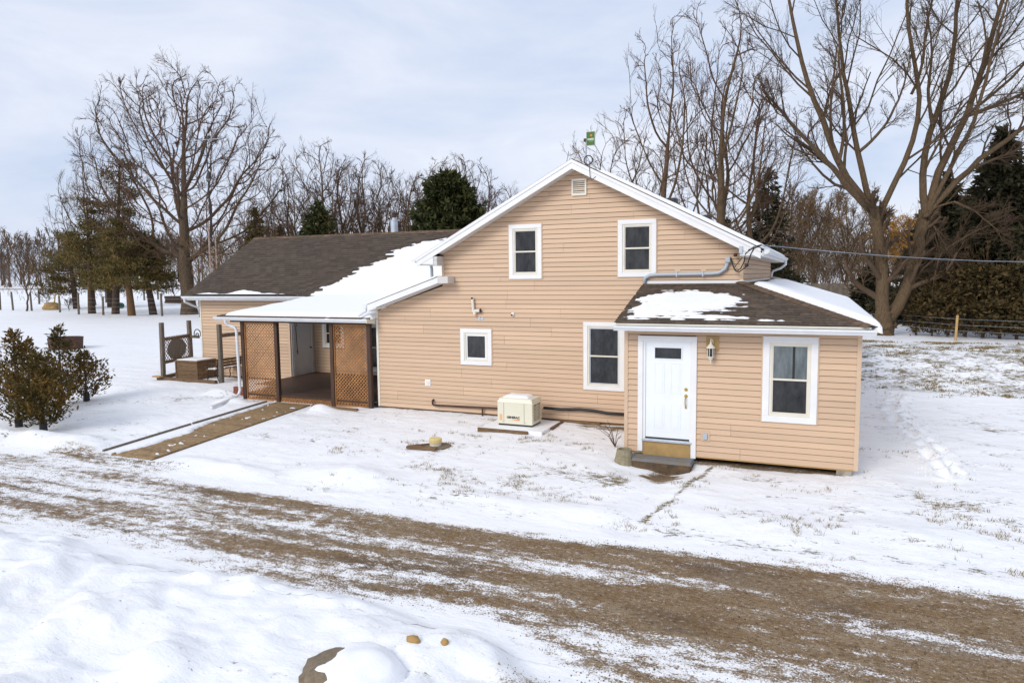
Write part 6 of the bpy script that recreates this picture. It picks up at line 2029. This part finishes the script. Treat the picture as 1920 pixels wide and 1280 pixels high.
# ---- woods on the horizon and brush: one mass each
rg = np.random.default_rng(200)
vars_ = []
for i in range(4):
    t_, c_ = bare_tree(auto_limbs(15, 4.2, 5, .12, 210+i, .22), [lv(4, .48, (.35, .9), .12, .14, 2, .55, .07, 3, .1), lv(3, .6, (.35, .9), .1, .16, 1, .6, .055, 3, .1)], 220+i, 5, 4)
    vars_.append(join([t_, c_]))
parts = []
for k in range(210):
    u = rg.uniform(-500, 2450)
    D = rg.uniform(190, 270)
    if k < 90:
        u = rg.uniform(-350, 420)
    x, y = at(u, D)
    s = rg.uniform(.65, 1.0)*(1.1 if u < 500 else 1.0)
    a = rg.uniform(0, 6.28)
    V, F = vars_[k % 4]
    R_ = np.array([[math.cos(a), -math.sin(a), 0], [math.sin(a), math.cos(a), 0], [0, 0, 1]])
    z = float(gz0(np.float64(x), np.float64(y)))
    parts.append((V@R_.T*s+np.array([x, y, z]), F))
V, F = join(parts)
fw_ = link('woodland', to_mesh('woodland', V, F, M['wood_far']))
tag(fw_, 'grey-brown bare woodland along the horizon behind the snowy field', None, kind='stuff')
def brush(name, label, n, us, Ds, hs, m, seed, r=.022):
    rg = np.random.default_rng(seed)
    u = rg.uniform(*us, n); D = rg.uniform(*Ds, n)
    p = np.array([at(a, b) for a, b in zip(u, D)])
    z = gz0(p[:, 0], p[:, 1])
    h = rg.uniform(*hs, n)
    q0 = np.stack([p[:, 0], p[:, 1], z], 1)
    d = nrm(np.stack([rg.standard_normal(n)*.28, rg.standard_normal(n)*.28, np.ones(n)], 1))
    P = np.stack([q0, q0+d*(h*.5)[:, None], q0+(nrm(d+rg.standard_normal((n, 3))*.25))*h[:, None]], 1)
    R = np.linspace(1, .5, 3)[None, :]*np.full((n, 1), r)
    a = tubes(P, R, 3)
    q = spawn(P, R, h, 6, .25, .98, .45, (.3, .9), .12, .18, 2, .7, r*.5, rg)
    b = tubes(q[0], q[1], 3)
    q2 = spawn(*q, 3, .2, .98, .5, (.3, .9), .1, .2, 1, .8, r*.4, rg)
    c = tubes(q2[0], q2[1], 3)
    V, F = join([a, b, c])
    o = link(name, to_mesh(name, V, F, M[m]))
    return tag(o, label, None, kind='stuff')
brush('undergrowth', 'brown leafless undergrowth filling the ground between the trees behind the wing', 460, (380, 1010), (58, 92), (3.0, 9.0), 'brush', 301, .03)
brush('undergrowth', 'brown leafless thicket between the gable corner and the right maple', 480, (1390, 1720), (72, 104), (3.0, 10.0), 'brush', 302, .03)
brush('undergrowth', 'tangled brown brush in front of the dark spruces at the right edge', 60, (1760, 2000), (37, 40), (2.0, 5.0), 'brush', 303, .016)
brush('undergrowth', 'low brown brush at the far edge of the snowy field on the left', 430, (-250, 520), (165, 240), (3.0, 8.5), 'wood_far', 304, .07)
brush('weeds', 'dry weed stalks standing in the far snowy field', 200, (-40, 360), (96, 150), (.3, 1.1), 'brush', 305, .02)

# ---- fences
def wire_fence(name, label, pts, hs, wires, r, rail=None):
    x0, y0 = pts[0]
    zb = gzf(x0, y0)
    f = thing(name, label, 'fence', (x0, y0, zb))
    top = []
    for (x, y), h in zip(pts, hs):
        z = gzf(x, y)
        MB().tube([(x-x0, y-y0, z-zb-.2), (x-x0+random.uniform(-.1, .1), y-y0, z-zb+h)], [r, r*.9], 8).build('post', M['greywood'], f)
        top.append(Vector((x-x0, y-y0, z-zb)))
    for wz_ in wires:
        MB().tube([p+Vector((0, 0, wz_)) for p in top], .005, 4).build('wire', M['galv'], f)
    if rail:
        for a, b in zip(top[:-1], top[1:]):
            MB().beam(a+Vector((0, 0, rail)), b+Vector((0, 0, rail)), .09, .11).build('rail', M['greywood'], f)
    return f
fp = [at(u, D) for u, D in ((-60, 76), (-4, 75.0), (20, 74.4), (55, 73), (108, 69.5), (143, 65.8), (189, 64.4), (300, 62), (372, 60), (392, 58))]
wire_fence('wire_fence', 'wire fence on grey wooden posts along the left yard edge', fp, [2.1, 1.9, 1.9, 1.9, 1.6, 2.0, 1.7, 2.0, 1.7, 1.7], (.35, .75, 1.15, 1.5), .10)
fp = [at(u, D) for u, D in ((-80, 92), (70, 88), (136, 84), (196, 90), (268, 96), (294, 98), (360, 102), (470, 108))]
wire_fence('rail_fence', 'far wooden rail fence crossing the snowy field on the left', fp, [2.0]*8, (.5, .9), .12, 1.85)
fp = [at(u, D) for u, D in ((1560, 41), (1676, 39.2), (1712, 38.2), (1797, 35.6), (1920, 33.5), (2020, 31.5))]
wf = wire_fence('wire_fence', 'light wire mesh fence in front of the hedge at the right', fp, [.1, 1.2, .1, 1.28, .1, 1.2], tuple(np.arange(.2, 1.2, .3)), .035)
x, y = at(1797, 35.5)
pk = MB().tube([(x, y, gzf(x, y)-.1), (x+.04, y, gzf(x, y)+1.3)], .06, 8).build('fence_post', M['tanwood'])
tag(pk, 'single pale wooden post in front of the cedar hedge at the right', 'post')
xa, ya = at(1478, 70); xb, yb = at(1668, 70)
bf = thing('board_fence', 'grey vertical board fence beyond the lean-to roof', 'fence', (xa, ya, gzf(xa, ya)))
nbf = 70
ux, uy = (xb-xa)/nbf, (yb-ya)/nbf
L = math.hypot(ux, uy)
bme = MB().box(-L*.46, L*.46, -.02, .02, 0, 2.0).mesh('board', M['fence_far'])
for k in range(nbf):
    o = link('board', bme, bf)
    o.location = (ux*k, uy*k, gzf(xa+ux*k, ya+uy*k)-gzf(xa, ya))
    o.rotation_euler = (0, 0, math.atan2(uy, ux))
    o.scale = (1, 1, random.uniform(.97, 1.03))

# small far things on the left
x, y = at(92, 74.5)
o = rocky('straw_heap', (x, y, gzf(x, y)+.25), .75, (1.25, .9, .8), 2.2, M['straw'], 'tan heap of straw behind the left wire fence', .3, 3)
o['category'] = 'heap'
x, y = at(221, 76)
gc = thing('green_tub', 'small dark green tub in the snow between the pine trunks', 'tub', (x, y, gzf(x, y)))
MB().lathe([(.30, 0), (.46, .12), (.46, .42), (.30, .58), (.05, .62)], (0, 0, 0), 12).build('body', M['green_can'], gc)
MB().tube([(-.2, 0, .5), (-.22, 0, 1.9)], .03, 6).build('stake', M['green_can'], gc)
x, y = at(103, 78)
dc = MB().tube([(x-.5, y, gzf(x, y)), (x-.2, y, gzf(x, y)+1.4), (x+.4, y, gzf(x, y)+1.6), (x+.6, y, gzf(x, y)+.3)], .07, 6).build('bent_branch', M['straw'])
tag(dc, 'pale bent branch arching beside the straw heap', 'branch')
for i, (u, D, h, lab) in enumerate(((83, 80, 1.8, 'dry brown bush left of the straw heap'), (125, 72, 1.2, 'low dry bush at the wire fence right of the straw heap'), (326, 88, 2.9, 'dark leafless shrub between pines and round maple'))):
    x, y = at(u, D)
    t_, c_ = bare_tree(auto_limbs(h, h*.5, 8, .02, 400+i, .03), [lv(6, .5, (.3, .8), .1, .15, 3, .6, .016, 3, .1), lv(5, .5, (.3, .8), .1, .15, 2, .6, .012, 3, .1)], 400+i)
    t = thing('dry_bush', lab, 'bush', (x, y, gzf(x, y)))
    link('stems', to_mesh('stems', *t_, M['twig']), t)
    link('twigs', to_mesh('twigs', *c_, M['twig']), t)
x, y = at(326, 86)
rb = thing('log_pile', 'low stack of reddish logs left of the round maple', 'logs', (x, y, gzf(x, y)))
lm_ = MB().tube([(-1.6, 0, 0), (1.6, 0, 0)], .16, 8).mesh('log', M['pine_bark'])
for k in range(9):
    o = link('log', lm_, rb)
    o.location = (random.uniform(-.1, .1), (k % 3)*.32, .15+(k//3)*.29)

# ---- dead grass poking through the snow: one mass
rg = np.random.default_rng(500)
N = 260000
gx = np.concatenate([rg.uniform(-6.5, 9.0, N//2), rg.uniform(2.5, 17, N//2)])
gy = np.concatenate([rg.uniform(-4.1, 2.0, N//2), rg.uniform(9.2, 18.5, N//2)])
_, rw = ground_attrs(gx, gy)
pat = fbm(gx*1.3, gy*2.0, 4)
clump = fbm(gx*6.5+3, gy*9, 3)
keep = (rw > .2) & (pat+clump*.9+rw*.8 > 1.40+.12*rg.random(N)+.10*(gy > 8)) & ~((gx > -0.1) & (gx < 4.4) & (gy > -.02)) & ~((gx > .1) & (gx < 1.55) & (gy > -.5))
gx, gy = gx[keep], gy[keep]
n = len(gx)
zz = gz(gx, gy)
far = gy > 8
hh = np.where(far, rg.uniform(.03, .075, n), rg.uniform(.025, .075, n))
ww = np.where(far, .012, .0045)
a = rg.uniform(0, 6.28, n)
dx, dy_ = np.cos(a), np.sin(a)
lean = rg.uniform(-1, 1, (n, 2))*hh[:, None]*.9
V = np.stack([np.stack([gx-dx*ww, gy-dy_*ww, zz-.01], 1), np.stack([gx+dx*ww, gy+dy_*ww, zz-.01], 1), np.stack([gx+lean[:, 0], gy+lean[:, 1], zz+hh], 1)], 1).reshape(-1, 3)
F = np.arange(3*n).reshape(n, 3)
go = link('grass', to_mesh('grass', V, F, M['grass'], {'tone': np.repeat(rg.random(n), 3)}))
tag(go, 'dead yellow-brown grass blades poking through thin snow', None, kind='stuff')
# loose snow crumbs on the plowed bank and beside the footprints: one mass
n = 900
cx = np.concatenate([rg.uniform(-9, 2, n//2), np.array([f[0] for f in FOOT])[rg.integers(0, len(FOOT), n//2)]+rg.standard_normal(n//2)*.17])
cy = np.concatenate([rg.uniform(-9.5, -7.0, n//2), np.array([f[1] for f in FOOT])[rg.integers(0, len(FOOT), n//2)]+rg.standard_normal(n//2)*.2])
cz = gz(cx, cy)
oc = np.array([(1, 0, 0), (0, 1, 0), (-1, 0, 0), (0, -1, 0), (0, 0, 1), (0, 0, -1)], float)
of = np.array([(0, 1, 4), (1, 2, 4), (2, 3, 4), (3, 0, 4), (1, 0, 5), (2, 1, 5), (3, 2, 5), (0, 3, 5)])
rad = rg.uniform(.008, .03, n)*np.where(np.arange(n) < n//2, .35, .9)
V = (oc[None]*(rad[:, None, None]*rg.uniform(.7, 1.3, (n, 6, 1)))+np.stack([cx, cy, cz+rad*.3], 1)[:, None, :]).reshape(-1, 3)
F = (np.arange(n)[:, None, None]*6+of[None]).reshape(-1, 3)
so_ = link('snow_crumbs', to_mesh('snow_crumbs', V, F, M['snow']))
tag(so_, 'crumbs of broken snow on the bank and along the footprints', None, kind='stuff')

# loose gravel on the driveway: one mass
n = 46000
px_ = rg.uniform(-15, 7.5, n); py_ = rg.uniform(-8.9, -3.5, n)
g_, _ = ground_attrs(px_, py_)
pk_ = fbm(px_*1.1+5, py_*3.2, 4)+0.35*(fbm(px_*7, py_*11, 2)-.5)
keep = (g_ > .06) & (rg.random(n) < np.clip((g_+pk_-.62)*2.2, 0.02, 1))
px_, py_ = px_[keep], py_[keep]
n = len(px_)
rad = rg.uniform(.004, .011, n)*(1+.6*(rg.random(n) > .93))
pz_ = gz(px_, py_)+.006
py4 = np.array([(1, 0, -.5), (0, 1, -.5), (-1, 0, -.5), (0, -1, -.5), (.1, .1, .8)], float)
V = (py4[None]*rad[:, None, None]*rg.uniform(.6, 1.4, (n, 5, 1))+np.stack([px_, py_, pz_], 1)[:, None, :]).reshape(-1, 3)
F = (np.arange(n)[:, None, None]*5+np.array([(0, 1, 4), (1, 2, 4), (2, 3, 4), (3, 0, 4)])[None]).reshape(-1, 3)
gv = link('gravel', to_mesh('gravel', V, F, M['gravel'], {'tone': np.repeat(rg.random(n)**1.5, 5)}))
tag(gv, 'loose brown and grey gravel scattered over the snowy driveway', None, kind='stuff')
